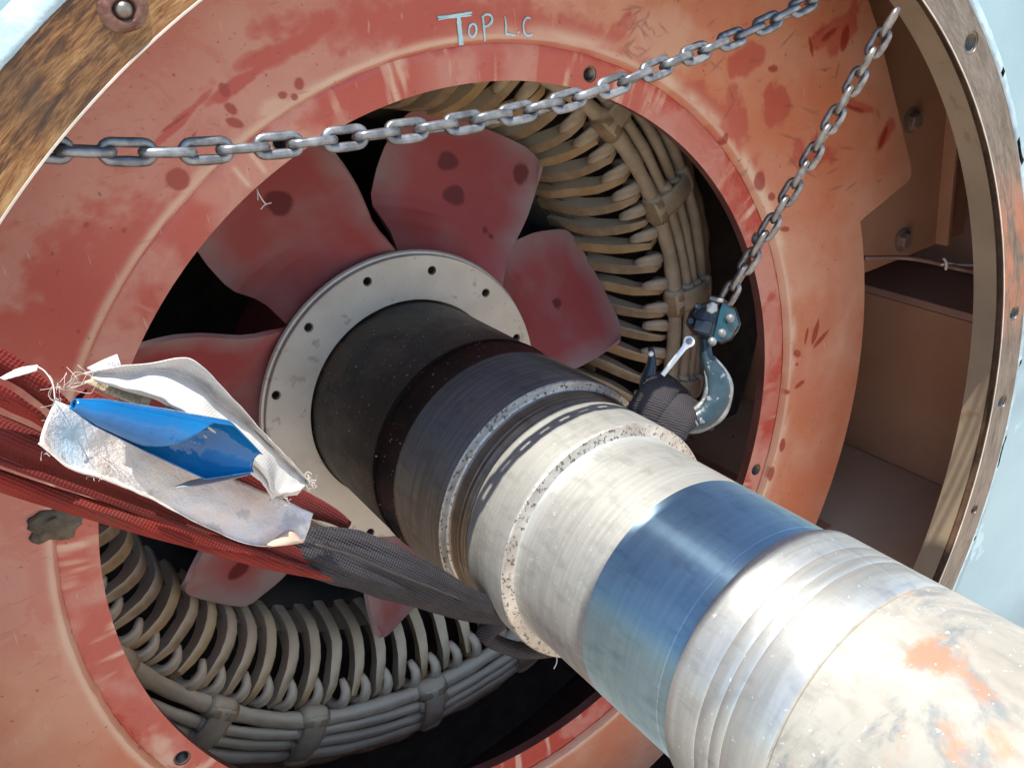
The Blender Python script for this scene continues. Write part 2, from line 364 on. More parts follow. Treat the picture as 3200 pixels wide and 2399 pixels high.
MT['sgroove'] = m_steel("grooved_seat", (.19, .145, .11), (.32, .265, .215), .42, 1., 900, ((.20, .105, .055), 9, .60, .5), 0, .06, .35)
MT['ssteel'] = m_steel("machined_steel", (.385, .395, .37), (.53, .535, .50), .47, .62, 350, None, .35, .07, .2, ((.30, .305, .285), 26, .52, .45), .25, .5, .55)
MT['spol'] = m_steel("polished_journal", (.255, .40, .505), (.335, .485, .59), .46, 1., 260, None, 0, .025, .05, None, .97, .5, .6)  # base tinted blue to deepen the sky reflected in the shaded band
MT['send'] = m_steel("worn_shaft_steel", (.40, .405, .38), (.55, .555, .53), .44, .75, 170, ((.36, .23, .15), 5, .66, .35), .5, .07, .25, ((.33, .33, .32), 16, .55, .45), .5, .5, .8)
MT['srust'] = m_steel("corroded_shaft_end", (.27, .25, .21), (.35, .335, .295), .56, .15, 20, ((.36, .165, .08), 17, .565, .7), .4, .08, .35, ((.15, .165, .17), 17, .515, .9), 0.)
MT['collar'] = m_simple("pitted_collar", (.34, .31, .275), (.52, .49, .44), 40, .45, .6, .6, 220, .0015, ((.14, .12, .10), 420, .565))
MT['link'] = None
def m_chain(name, c1, c2, ro):
    a = Mat(name); g = a.N("ShaderNodeNewGeometry"); pos = g.outputs["Position"]
    n = a.noise(140, 4, v=pos); c = a.mix(a.st(n, .3, .7), c1, c2); c = a.mix(a.math('MULTIPLY', a.rand(), .35), c, tuple(q * .6 for q in c1))
    a.bump(a.noise(500, 3, v=pos), .25, .0004); return a.done(c, a.rng(n, ro - .08, ro + .1), .72)
MT['chain1'] = m_chain("zinc_chain", (.13, .135, .14), (.30, .31, .325), .38)
MT['chain2'] = m_chain("hoist_chain_steel", (.13, .11, .10), (.29, .26, .24), .38)
MT['hook'] = m_simple("worn_blue_hook_paint", (.014, .028, .035), (.028, .052, .062), 60, .34, .1, .5, 200, .0014, ((.20, .21, .22), 110))
MT['block'] = m_simple("black_blue_block_paint", (.006, .007, .009), (.012, .017, .022), 60, .28, .1, .35, 120, .001, ((.13, .16, .17), 80))
MT['blockteal'] = m_simple("teal_block_paint", (.005, .028, .040), (.011, .048, .062), 50, .25, .1, .35, 120, .001, ((.25, .30, .31), 60))
MT['edgewear'] = m_simple("bare_worn_edge", (.12, .125, .125), (.23, .235, .23), 120, .42, .4, .6, 200, .0015)
MT['latch'] = m_simple("zinc_latch", (.62, .61, .60), (.72, .71, .70), 60, .35, .3)
MT['redf'] = m_fabric("red_sling_cover", (.125, .010, .008), (.215, .021, .015), 5200, dk=.7, bs=.4)
MT['maroonf'] = m_fabric("maroon_sling_cover", (.10, .011, .010), (.155, .022, .019), 5200, dirt=(.06, .02, .015), bs=.4)
MT['greyf'] = m_fabric("grey_wear_sleeve", (.022, .019, .022), (.046, .041, .045), 4800, .7, (.03, .028, .03), .5, .6)
MT['white'] = m_fabric("soiled_white_label", (.50, .46, .42), (.58, .55, .51), 6500, .8, (.42, .40, .38), .35, .15)
def m_lab():
    a = Mat("stained_label"); n = a.noise(14, 5, .6); c = a.mix(a.st(n, .35, .65), (.64, .61, .58), (.63, .50, .43))
    c = a.mix(a.math('MULTIPLY', a.st(a.noise(20, 4, .6), .54, .66), .65), c, (.36, .48, .56))
    R = a.rgb(a.attr("mask"))[0]; c = a.mix(a.math('MULTIPLY', R, .75), c, (.38, .55, .66))
    c = a.mix(a.math('MULTIPLY', a.st(a.noise(70, 4), .58, .66), .6), c, (.35, .32, .30))
    h = a.wave(420, v=a.scale(a.obj, (1, .5, 1)), dist=1.6, axis='DIAGONAL'); a.bump(a.math('ADD', a.math('MULTIPLY', h, .05), a.math('MULTIPLY', a.noise(60, 6, .65), 2.2)), .7, .0016)
    return a.done(c, .75, 0, Transmission_Weight=0)
MT['label'] = m_lab()
MT['print'] = m_simple("yellowed_print_label", (.46, .36, .22), (.58, .48, .33), 30, .7)
MT['scrap'] = m_simple("grey_print_scrap", (.55, .56, .57), (.66, .67, .67), 30, .7)
MT['ink'] = m_simple("black_ink", (.025, .022, .02), (.04, .035, .03), 50, .7)
MT['blu'] = m_simple("glossy_blue_tag", (.002, .085, .235), (.004, .115, .30), 20, .13, 0, .5, 38, .004)
MT['threadw'] = m_simple("white_thread", (.40, .37, .33), (.52, .48, .43), 60, .8)
MT['chalk'] = m_simple("pale_blue_paint_marker", (.30, .57, .65), (.52, .74, .79), 120, .7)
MT['sealant'] = m_simple("grey_sealant", (.06, .045, .03), (.125, .098, .066), 70, .7, 0, .8, 60, .004)
MT['wire'] = m_simple("purple_brown_cable", (.16, .075, .055), (.21, .11, .08), 30, .5)
MT['ground'] = m_simple("dusty_concrete_ground", (.42, .34, .26), (.50, .42, .33), 1.5, .9, 0, .3, 20, .01)

# ------------------------------------------------------------------ ground
g = mesh("ground", [(-400, -400, -1.0), (400, -400, -1.0), (400, 400, -1.0), (-400, 400, -1.0)], [(0, 1, 2, 3)], MT['ground'], None, False); g['kind'] = 'structure'

# ------------------------------------------------------------------ unseen gantry, added so its beam casts the band of shade across the shaft
GA = bpy.data.objects.new("shade_gantry", None); COL.objects.link(GA); GA.location = (0, -.38, -1); GA['kind'] = 'structure'
def ibeam(name, a, b, w_, h, up, mat, parent):
    t = .006; q = [(-w_/2, -h/2), (w_/2, -h/2), (w_/2, -h/2+t), (t/2, -h/2+t), (t/2, h/2-t), (w_/2, h/2-t), (w_/2, h/2), (-w_/2, h/2), (-w_/2, h/2-t), (-t/2, h/2-t), (-t/2, -h/2+t), (-w_/2, -h/2+t)]
    v, f = sweep(np.array([a, b], float), np.ones((2, 2)), up=up, shape=q); return sharp(mesh(name, v, f, mat, parent, False))
gm = m_simple("blue_gantry_paint", (.05, .13, .25), (.08, .17, .30), 8, .5)  # blue chosen to add to the journal's blue reflection
ibeam("beam", (-1.6, -.382, .80), (1.7, -.382, .80), .060, .10, (0, 0, 1), gm, GA)
for gx in (-1.5, 1.6): ibeam("post", (gx, -.376, -1.0), (gx, -.376, .74), .08, .08, (0, 1, 0), gm, GA)
hb_ = [(.02, -.045), (.075, -.043), (.098, -.032), (.104, -.012), (.104, .012), (.098, .032), (.075, .043), (.02, .045)]
ho = lathe("bore_shade_body", [(.001, -.046)] + hb_ + [(.001, .046)], gm, GA, 48)  # unseen hoist body and hanger, added to shade the lower bore
for q in ho.data.vertices: q.co.x += .212; q.co.y -= .300; q.co.z += .66
for ya in (-.2495, -.2575, -.2660): tube("stripe_shade_rod", [(.20, ya - .008, .60), (.33, ya - .002, .60), (.46, ya + .006, .60)], .0017, gm, GA, 8, 8)  # thin unseen rods, added to cut the sun on the bore into stripes
tube("bore_shade_hanger", [(.235, -.31, .76), (.235, -.335, .80), (.235, -.376, .83), (.235, -.40, .80)], .009, gm, GA, 16, 8)

# ------------------------------------------------------------------ motor housing
H = thing("motor_housing", "open end of a large pale blue motor frame with rusty machined ring around its mouth", "motor", (0, .2, -.75))
YF = -.153
FH = [(39.5, .443), (5.7, .442), (-5.5, .441), (-19.6, .440), (120.4, .441), (-60, .441), (165, .441), (-110, .441)]
fholes = [(r * math.cos(math.radians(a)), r * math.sin(math.radians(a)), .0078 if i == 0 else (.0062 if i < 3 else .0048)) for i, (a, r) in enumerate(FH)]
fr = polar_plate("face_ring", .4250, .4562, YF, MT['rust'], H, 900, 22, fholes); fr['label'] = "rusty machined face ring"
for i, (x, z, r) in enumerate(fholes):
    if i == 4: continue
    tapped_hole("bolt_hole", x, z, YF, r, .035, MT['threadbright'] if i in (0, 1, 2) else MT['thread'], fr)
x, z, r = fholes[4]     # rounded steel pin sitting in rusty putty
bm = bmesh.new(); bmesh.ops.create_uvsphere(bm, u_segments=24, v_segments=16, radius=1, matrix=Matrix.Translation((x, YF + .0005, z)) @ Matrix.Diagonal((.0040, .0042, .0040, 1))); me = bpy.data.meshes.new("steel_pin"); bm.to_mesh(me); bm.free(); link("steel_pin", me, MT['threadbright'], fr)
v = []; f = []; k = 40
for j, (q, h) in enumerate(((1.95, .0), (1.6, .0015), (1.15, .0026), (.9, .0016), (.6, -.004))):
    for i in range(k):
        a = 2*PI*i/k; rr = r * q * (1 + .07*math.sin(2*a+1) + .03*math.sin(5*a)); v.append((x+rr*math.cos(a), YF-.0002-h, z+rr*math.sin(a)))
for j in range(4):
    for i in range(k): f.append((j*k+i, j*k+(i+1) % k, (j+1)*k+(i+1) % k, (j+1)*k+i))
mesh("putty", v, f, m_simple("rusty_putty", (.075, .022, .012), (.17, .085, .06), 130, .3, .1, .8, 150, .002), fr)
lathe("face_groove", [(.4250, YF), (.4253, YF + .0014), (.4305, YF + .0020), (.4305, YF + .0078), (.4281, YF + .0082)], MT['groove'], H, 360)
lathe("spigot_bore", [(.4281, YF + .0082), (.4281, YF + .012), (.4278, -.1270), (.4276, -.1240), (.4300, -.1225), (.47, -.1225)], MT['bore'], H, 360)
lathe("face_land", [(.4250, YF), (.4250, YF - .0006), (.4258, YF - .0008), (.4260, YF)], m_simple("bare_bright_edge", (.5, .47, .42), (.68, .65, .60), 60, .4, .5), H, 360)
# chipped blue lip round the ring
na = 1100; A = np.arange(na) * 2 * PI / na; prof = [(.4562, .0006), (.4575, -.0004), (.4600, .0002), (.4640, .0016), (.4672, .0040), (.4690, .0056)]
V = []; F = []
for i, a in enumerate(A):
    n1 = fbm(np.array([a * 38]), np.array([3.]), 5)[0] - .5; n2 = fbm(np.array([a * 110]), np.array([7.]), 9)[0] - .5
    for j, (r, y) in enumerate(prof):
        rr = r + (n1 * .0030 + n2 * .0016) * (1 if 0 < j < 5 else .0); V.append((rr * math.cos(a), YF + y + n2 * .0012 * (j > 0) * (j < 5), rr * math.sin(a)))
kk = len(prof)
gaps = [(8.6, 9.7), (22.5, 25.5), (-1.8, -1.2), (-14.5, -10.5), (-24.2, -23.4), (33, 33.7)]
for i in range(na):
    dg = math.degrees(A[i]); dg = dg - 360 if dg > 180 else dg; j = (i + 1) % na
    for q in range(kk - 1):
        if q in (1, 2) and any(lo < dg < hi for lo, hi in gaps): continue
        F.append((i*kk+q, i*kk+q+1, j*kk+q+1, j*kk+q))
mesh("paint_lip", V, F, MT['bluedge'], H)
lathe("lip_backing", [(.4562, YF + .0015), (.4690, YF + .0070)], MT['core'], H, 360)
# square blue front panel with round opening
def sq(a):
    return min(.80 / max(abs(math.cos(a)), 1e-6), .75 / max(abs(math.sin(a)), 1e-6))
bp = polar_plate("front_panel", .4685, sq, YF + .0054, MT['blue'], H, 480, 24, yfun=lambda R, A: .002 * np.clip((R - .47) / .03, 0, 1)); bp['label'] = "pale blue painted front panel"
# closed body: box walls so that light only enters by the mouth
x0, x1, z0, z1, y0, y1 = -.80, .80, -.75, .75, YF + .0074, 1.0
def quad(name, p, mat, sm=False): return mesh(name, p, [(0, 1, 2, 3)], mat, H, sm)
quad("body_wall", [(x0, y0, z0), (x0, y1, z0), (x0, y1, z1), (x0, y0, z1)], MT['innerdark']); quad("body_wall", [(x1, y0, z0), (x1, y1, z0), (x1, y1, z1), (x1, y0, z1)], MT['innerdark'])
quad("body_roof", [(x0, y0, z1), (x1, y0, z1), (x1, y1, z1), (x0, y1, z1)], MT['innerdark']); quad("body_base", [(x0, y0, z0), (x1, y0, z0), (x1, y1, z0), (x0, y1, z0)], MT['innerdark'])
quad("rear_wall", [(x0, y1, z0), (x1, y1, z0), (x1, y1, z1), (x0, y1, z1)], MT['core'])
# compartment seen on the right between air guide and bore
def box(name, lo, hi, mat, parent, bv=.0015):
    a, b = lo, hi; v = [(x, y, z) for x in (a[0], b[0]) for y in (a[1], b[1]) for z in (a[2], b[2])]
    f = [(0, 1, 3, 2), (4, 6, 7, 5), (0, 4, 5, 1), (2, 3, 7, 6), (0, 2, 6, 4), (1, 5, 7, 3)]
    return bevel(mesh(name, v, f, mat, parent), bv, 2)
sw = box("side_wall", (.60, -.118, -.60), (.63, .9, -.055), MT['inner'], H)
box("shelf", (.60, -.118, -.0545), (.79, .9, -.045), MT['shelf'], H)
box("floor_panel", (.20, -.112, -.315), (.5985, .9, -.272), m_simple('dusty_floor_primer', (.64, .42, .27), (.74, .53, .37), 7, .7, 0, .3, 60, .001, ((.22, .10, .07), 46, .70)), H, .003)
box("floor_rail", (.30, .02, -.2715), (.43, .9, -.262), MT['inner'], H, .002)
box("upper_side_wall", (.70, -.118, -.044), (.73, .9, .74), MT['shelf'], H)
mp = box("mounting_plate", (.36, .046, .018), (.665, .056, .62), MT['inner'], H, .001); mp['label'] = "brown mounting plate with two hex bolts"
for (px, py) in ((2846, 378), (2816, 751)):
    p = at(px, py, .046); hexbolt("bolt", p, (0, -1, 0), .0088, .0095, MT['boltbrown'], mp, .35)
box("plate_rib", (.612, .030, .02), (.618, .0455, .60), MT['inner'], H, .001)
pc = [at(2700, 806, .0), at(2830, 806, -.02), at(2930, 822, -.05), at(2990, 838, -.07), at(3060, 850, -.085)]
tube("cable", pc, .0024, MT['wire'], H, 24, 8)
tube("cable_tie", [at(2940, 828, -.062), at(2962, 822, -.064), at(2990, 826, -.066), at(3060, 829, -.075)], .0011, MT['threadw'], H, 12, 6)
tube("cable_tie", [at(2948, 806, -.063), at(2958, 820, -.066), at(2956, 842, -.064)], .0014, MT['threadw'], H, 10, 6)

# ------------------------------------------------------------------ air guide (baffle)
AG = thing("air_guide", "dusty red air guide plate with a round inlet, marked TOP L.C in pale blue", "air guide", (0, .005, -.43))
ear = [(.40, .098), (.417, .102), (.4885, .1255), (.4925, .1285), (.4935, .134), (.491, .142), (.462, .208), (.431, .276), (.417, .301), (.36, .40), (.24, .46), (0., .2)]
def rout(a):
    dx, dz = math.cos(a), math.sin(a); best = .4336
    for i in range(len(ear)):
        (ax, az), (bx, bz) = ear[i], ear[(i + 1) % len(ear)]; ex, ez = bx - ax, bz - az; det = dx * (-ez) + dz * ex
        if abs(det) < 1e-9: continue
        t = (ax * (-ez) + az * ex) / det; s = (dx * az - dz * ax) / det
        if 0 <= s <= 1 and t > best: best = t
    return best
def rstep(a):
    d = math.degrees(a) % 360; e = .3255
    amp = .0016 if 185 < d < 300 else .0004
    return e + amp * (fbm(np.array([a * 22]), np.array([1.]), 3)[0] - .5) * 2
PY = -.0035
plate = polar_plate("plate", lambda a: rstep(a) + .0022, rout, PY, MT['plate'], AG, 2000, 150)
# plate rim thickness
def skirt(name, rf, y0, y1, mat, parent, n=720, rf2=None):
    A = np.arange(n) * 2 * PI / n; V = []; F = []
    for a in A:
        r = rf(a); r2 = (rf2 or rf)(a); V += [(r*math.cos(a), y0, r*math.sin(a)), (r2*math.cos(a), y1, r2*math.sin(a))]
    for i in range(n): j = (i+1) % n; F.append((2*i, 2*i+1, 2*j+1, 2*j))
    return mesh(name, V, F, mat, parent)
sk1 = skirt("plate_edge", rout, PY, PY + .005, MT['plate'], AG, 1200)
sk2 = skirt("plate_step", lambda a: rstep(a) + .0022, PY, .0022, MT['plate'], AG, 1200, lambda a: rstep(a) - .0008)
bh = [(.3125 * math.cos(math.radians(22.5 + 45*i)), .3125 * math.sin(math.radians(22.5 + 45*i)), .0060) for i in range(8)]
band = polar_plate("inlet_ring", .3004, lambda a: rstep(a) + .0005, .002, MT['band'], AG, 1200, 26, bh, yfun=lambda R, A: .0012 * np.clip((R - .318) / .008, 0, 1)**2 + .0008 * (fbm(A * 40 + 0 * R, R * 90 + 0 * A, 4) - .5) * ((np.degrees(A) % 360 > 185) & (np.degrees(A) % 360 < 235)))
band['label'] = "glossier red inlet ring"
for (x, z, r) in bh: tapped_hole("bolt_hole", x, z, .002, r, .014, MT['thread'], band)
sk3 = skirt("inlet_lip", lambda a: .3004, .002, .012, MT['cut'], AG, 720, lambda a: .3012)
# ---- where dust, wiped paint, drips and stains lie on the plate (fixed to the metal)
def blob(X, Z, px, py, rx, ry, ang=0, n=0, seed=0, soft=.35, Y=PY):
    c = at(px, py, Y); ux = at(px + 10, py, Y) - c; uz = at(px, py + 10, Y) - c       # photo directions on the plate
    out = np.zeros_like(X); reach = max(rx, ry) * 2.2 / 3000; near = (np.abs(X - c[0]) < reach) & (np.abs(Z - c[2]) < reach)
    x, z = X[near], Z[near]
    if not len(x): return out
    Mx = np.array([[ux[0], uz[0]], [ux[2], uz[2]]]) / 10; q = np.linalg.solve(Mx, np.stack([x - c[0], z - c[2]]))
    ca, sa = math.cos(math.radians(ang)), math.sin(math.radians(ang)); u = (q[0]*ca + q[1]*sa) / rx; v = (-q[0]*sa + q[1]*ca) / ry
    d = np.hypot(u, v)
    if n: d = d + n * (fbm(x * 90 + seed, z * 90, seed) - .5) * 2
    out[near] = np.clip((1 + soft - d) / (2 * soft), 0, 1); return out
def sm(x, a, b): t = np.clip((x - a) / (b - a), 0, 1); return t*t*(3-2*t)
CLEAN = [(1250, 60, 330, 70, -6), (1600, 100, 260, 70, 3), (1800, 120, 110, 60, 20), (1290, 180, 60, 120, 8), (760, 250, 130, 22, -35), (560, 380, 130, 14, -45), (900, 150, 200, 30, -25), (330, 900, 300, 200, -50),
         (150, 1050, 200, 120, -30), (2180, 320, 70, 50, 30), (2330, 190, 60, 35, -40), (2280, 380, 60, 90, 10), (2420, 340, 50, 60, 0), (2590, 100, 70, 26, -40), (2640, 90, 30, 80, 30), (2680, 330, 55, 14, 18), (2770, 420, 16, 60, 25), (2540, 480, 60, 40, 0), (2330, 560, 40, 70, 20), (1930, 100, 30, 60, 30)]
SPOT = [(555, 560, 36, 34, 20), (935, 262, 16, 20, 0), (883, 298, 16, 14, 0), (920, 303, 11, 11, 0), (270, 702, 8, 7, 0), (388, 720, 9, 8, 0), (374, 502, 9, 5, 20), (700, 280, 16, 26, -30), (720, 340, 26, 16, 40), (735, 385, 30, 14, 20), (348, 712, 5, 3, 0),
        (2265, 440, 10, 26, 15), (2375, 565, 18, 32, 0), (2412, 615, 11, 12, 0), (2452, 716, 14, 8, 0), (2415, 215, 16, 12, 0), (2490, 1105, 12, 12, 0), (2548, 1040, 8, 42, 15), (2565, 1060, 6, 40, 40), (2500, 1200, 20, 7, -40), (2460, 1225, 8, 8, 0), (2445, 1390, 8, 20, 10), (2410, 1480, 8, 24, 15), (2520, 1050, 4, 26, 10), (2490, 1138, 5, 5, 0),
        (2670, 340, 34, 7, 20), (2760, 430, 8, 40, 20), (2640, 120, 12, 40, 10), (2590, 110, 34, 9, -40), (2535, 150, 6, 34, -10), (590, 445, 40, 4, -55), (545, 385, 60, 5, -35)]
SPECK = [(random.uniform(60, 900), random.uniform(60, 650), random.uniform(3, 7), random.uniform(1.5, 3), random.uniform(-60, 60)) for _ in range(60)] + [(random.uniform(1950, 2100), random.uniform(20, 180), random.uniform(8, 30), 2, random.uniform(-70, 70)) for _ in range(26)] + [(random.uniform(2200, 2760), random.uniform(60, 600), random.uniform(8, 40), 3, random.uniform(-80, 80)) for _ in range(34)]
def plate_mask(V):
    X, Z = V[:, 0], V[:, 2]; r = np.hypot(X, Z); th = np.degrees(np.arctan2(Z, X)); nz = fbm(X * 24, Z * 24, 2); nf = fbm(X * 70, Z * 70, 8)
    cl = np.zeros_like(X)
    for i, (px, py, rx, ry, an) in enumerate(CLEAN): cl = np.maximum(cl, blob(X, Z, px, py, rx, ry, an, .75, i, .18 if rx < 150 else .3) * (.8 + .2 * nf))
    org = np.maximum(sm(X + .25 * nz, .14, .30), sm(-Z - .6 * X + .10 * nz - .15, .02, .13))        # orange dust: right ear, lower left, with warm ground bounce painted in there
    cream = np.exp(-((r - .331) / .006)**2) * sm(nz, .35, .6) * sm(X, -.02, .10) * sm(Z, -.20, -.08)
    cream = np.maximum(cream, np.exp(-((r - .3295) / (.0018 + .0018 * nf))**2) * (.45 + .7 * nz))
    cream = np.maximum(cream, blob(X, Z, 600, 600, 26, 120, 33, .3, 4) * .75)
    cream = np.maximum(cream, blob(X, Z, 860, 340, 60, 30, -20, .5, 6) * .6); cream = np.maximum(cream, blob(X, Z, 2080, 120, 110, 90, 10, .5, 7) * .45)
    return np.stack([cl, np.clip(org, 0, 1), cream], 1)
def plate_mask2(V):
    X, Z = V[:, 0], V[:, 2]; s = np.zeros_like(X); k = np.zeros_like(X)
    for i, (px, py, rx, ry, an) in enumerate(SPOT): s = np.maximum(s, blob(X, Z, px, py, rx, ry, an, .30, i, .12))
    for (px, py, rx, ry, an) in SPECK: k = np.maximum(k, blob(X, Z, px, py, rx, max(ry, 3), an, 0, 0, .4))
    return np.stack([s, k, 0 * s], 1)
def band_mask(V):
    X, Z = V[:, 0], V[:, 2]; r = np.hypot(X, Z); th = np.degrees(np.arctan2(Z, X)) % 360; nz = fbm(X * 26, Z * 26, 12)
    run = fbm(th * .8, r * 14, 21); cl = sm(nz, .40, .62)
    drip = sm(run, .60, .76) * sm(nz, .42, .62) * .85
    rough = np.where((th > 195) & (th < 240), sm(fbm(X * 60, Z * 60, 5), .45, .7), 0) * .6
    cl = np.maximum(cl, (np.abs(th - 67) < 9) * .9); cl = np.maximum(cl, np.exp(-((th - 96) / 3.5)**2))
    for tc, w_ in ((118.5, .8), (116, .8), (113.3, 1.0)): drip = np.maximum(drip, np.exp(-((th - tc) / (.35 * w_))**2) * sm(r, .300, .306) * (1 - sm(r, .316, .322)) * .9)
    return np.stack([cl, sm(X, .25, .33) * .2 + 0 * X, np.maximum(drip, rough)], 1)
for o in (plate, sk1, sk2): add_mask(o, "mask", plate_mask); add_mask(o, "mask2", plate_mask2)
for o in (band,): add_mask(o, "mask", band_mask); add_mask(o, "mask2", lambda V: np.zeros((len(V), 3)))
# ---- hand-painted lettering
def stroke(pts, wpx, n=14):
    P = smooth_path([at(1050 + x * .4975, y * .4975, PY - .0006) for x, y in pts], n); wd = np.interp(np.linspace(0, 1, n), np.linspace(0, 1, len(wpx)), wpx) * .4975 * .60 / FPX
    T = np.gradient(P, axis=0); T /= np.linalg.norm(T, axis=1)[:, None]; Bv = np.cross(T, [0, 1, 0]); V = []; F = []
    for i in range(n):
        e = 1 + .18 * random.uniform(-1, 1); V += [P[i] - Bv[i]*wd[i]*.5*e, P[i] + np.array([0, -.0004, 0]), P[i] + Bv[i]*wd[i]*.5*e]
    for i in range(n - 1): F += [(3*i, 3*i+1, 3*i+4, 3*i+3), (3*i+1, 3*i+2, 3*i+5, 3*i+4)]
    return V, F
def ell(cx, cy, rx, ry, tl, n=14): return [(cx + rx*math.cos(a)*math.cos(tl) - ry*math.sin(a)*math.sin(tl), cy + rx*math.cos(a)*math.sin(tl) + ry*math.sin(a)*math.cos(tl)) for a in np.linspace(-1.4, 4.95, n)]
LET = [[([(637, 108), (700, 104), (780, 92), (855, 80)], [12, 16, 16, 12]), ([(640, 124), (710, 112), (850, 98)], [9, 13, 11]), ([(768, 88), (775, 160), (782, 225), (788, 284)], [24, 34, 34, 30])],
       [(ell(858, 192, 24, 42, .12), [15, 15, 14])], [([(922, 108), (930, 180), (936, 262)], [15, 17, 10]), ([(914, 112), (944, 92), (974, 100), (982, 128), (962, 158), (928, 172)], [14, 16, 17, 14])],
       [([(1060, 103), (1068, 160), (1066, 212)], [8, 13, 14]), ([(1062, 214), (1095, 218), (1128, 226)], [13, 14, 10])], [([(1144, 200), (1150, 208)], [14, 13])],
       [([(1220, 118), (1204, 112), (1184, 130), (1177, 168), (1182, 204), (1202, 226), (1236, 218)], [12, 13, 13, 14, 16, 12])]]
for Lt in LET:
    v, f = join([stroke(p, w_, 22 if len(p) > 6 else 12) for p, w_ in Lt]); mesh("lettering", v, f, MT['chalk'], plate)
# ---- grey sealant lump over the left bolt
bm = bmesh.new(); bmesh.ops.create_icosphere(bm, subdivisions=4, radius=1)
c = at(175, 1635, PY)
for q in bm.verts:
    n = q.co.normalized(); d = 1 + .35 * (fbm(np.array([n.x * 3 + 5]), np.array([n.z * 3 + 2]), 3)[0] - .5) * 2; q.co = Vector((c[0] + n.x * .0165 * d, c[1] + n.y * .0045 * d, c[2] + n.z * .0115 * d))
me = bpy.data.meshes.new("sealant_patch"); bm.to_mesh(me); bm.free(); link("sealant_patch", me, MT['sealant'], AG)

# ------------------------------------------------------------------ stator winding
ST = thing("stator_winding", "dusty tan coil ends laced to four cable rings behind the fan", "winding", (0, .35, -.4))
lathe("stator_core", [(.262, .26), (.250, .29), (.250, .95)], MT['core'], ST, 180)
lathe("coil_sides", [(.2705, .222), (.2690, .245), (.2680, .275)], MT['coilside'], ST, 180)
lathe("core_face", [(.262, .262), (.40, .30), (.62, .30), (.62, .95)], MT['core'], ST, 120)
NC = 72
def coil_mesh(seed):
    r = np.random.default_rng(seed)
    pts = [(.2630, .340, 3.6), (.2630, .272, 3.5), (.2640, .226, 3.3), (.2715, .199, 2.7), (.2860, .181, 1.7), (.3015, .1705, .7), (.3140, .1665, 0.), (.3250, .172, -.3)]
    P = []
    for (rr, y, a) in pts: P.append(cyl(rr + r.normal(0, .0008), a + r.normal(0, .12), y + r.normal(0, .0008)))
    Q = smooth_path(P, 16)
    T = np.gradient(Q, axis=0); T /= np.linalg.norm(T, axis=1)[:, None]
    er = np.stack([Q[:, 0], 0*Q[:, 0], Q[:, 2]], 1); er /= np.linalg.norm(er, axis=1)[:, None]
    et = np.stack([-er[:, 2], 0*er[:, 0], er[:, 0]], 1)
    dep = np.cross(T, et); dep *= np.sign((dep * (er + np.array([0, 1, 0])))[:, :].sum(1))[:, None]
    sh = [(-1, -.1), (-.7, -.16), (.7, -.16), (1, -.1), (.9, 1.35), (-.9, 1.35)]
    wd = np.interp(np.linspace(0, 1, 16), [0, .4, .75, .88, 1], [.0058, .0058, .0054, .0042, .0020])
    return sweep(Q, np.stack([wd, np.full(16, .0115)], 1), up=dep, shape=sh)
protos = []
for s in range(4):
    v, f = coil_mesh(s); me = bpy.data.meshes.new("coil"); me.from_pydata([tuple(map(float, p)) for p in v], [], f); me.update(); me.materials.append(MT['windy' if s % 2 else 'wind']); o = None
    bm = bmesh.new(); bm.from_mesh(me); bmesh.ops.recalc_face_normals(bm, faces=bm.faces)
    for e in bm.edges:
        if len(e.link_faces) == 2 and e.calc_face_angle(0) > .7: e.smooth = False
    bm.to_mesh(me); bm.free(); me.polygons.foreach_set("use_smooth", [True]*len(me.polygons)); protos.append(me)
def knuckle_mesh(seed):
    r = np.random.default_rng(50 + seed); P = smooth_path([cyl(.297, -2.6, .176), cyl(.305, -2.3, .1655), cyl(.3155, -2.7, .1625), cyl(.324, -3.4, .171), cyl(.326, -4.0, .188)], 10)
    return sweep(P, np.stack([np.array([.0034, .0050, .0056, .0060, .0062, .0063, .0062, .0060, .006, .006]) * r.uniform(.92, 1.08), np.array([.0030, .0042, .0048, .0052, .0054, .0056, .0056, .0058, .006, .006])], 1), nseg=8)
kn = []
for s in range(3):
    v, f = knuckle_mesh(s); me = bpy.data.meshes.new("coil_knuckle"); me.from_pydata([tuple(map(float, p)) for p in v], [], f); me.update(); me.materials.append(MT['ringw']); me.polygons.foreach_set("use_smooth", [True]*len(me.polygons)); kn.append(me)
for i in range(NC):
    Rm = Matrix.Rotation(-math.radians(-126.2 + 5.0 * i + random.uniform(-.25, .25)), 4, 'Y')
    o = link("coil", protos[(i * 7 + i // 5) % 4], None, ST); o.matrix_basis = Rm
    o = link("coil_knuckle", kn[i % 3], None, ST); o.matrix_basis = Rm @ Matrix.Rotation(math.radians(random.uniform(-.6, .6)), 4, 'Y') @ Matrix.Translation((0, random.uniform(-.002, .004), 0))
TIES = [-136.4, -118.9, -95.6, -75.9, -56, -36, -17, 1, 20.4, 39.9, 59, 78, 97, 116, 136, 156, 176, -157]
RR = [(.3285, .1600, .0082), (.3465, .1610, .0060), (.3630, .1660, .0058), (.3800, .1730, .0068), (.4020, .2080, .0180)]
for j, (rr, y, rad) in enumerate(RR):
    n = 240; P = np.array([cyl(rr + .0016 * math.sin(5*a + j*2) + .0010 * math.sin(11*a + j), math.degrees(a), y + .0012 * math.sin(7*a + j)) for a in np.linspace(0, 2*PI, n)]); P[-1] = P[0]
    rd = np.array([rad * (1 + .07 * math.sin(23*a + j) + .05 * math.sin(61*a)) for a in np.linspace(0, 2*PI, n)]); rd[-1] = rd[0]
    v, f = sweep(P, rd, up=(0, 1, 0), nseg=10, caps=False); fixn(mesh("cable_ring", v, f, MT['ringw'], ST))
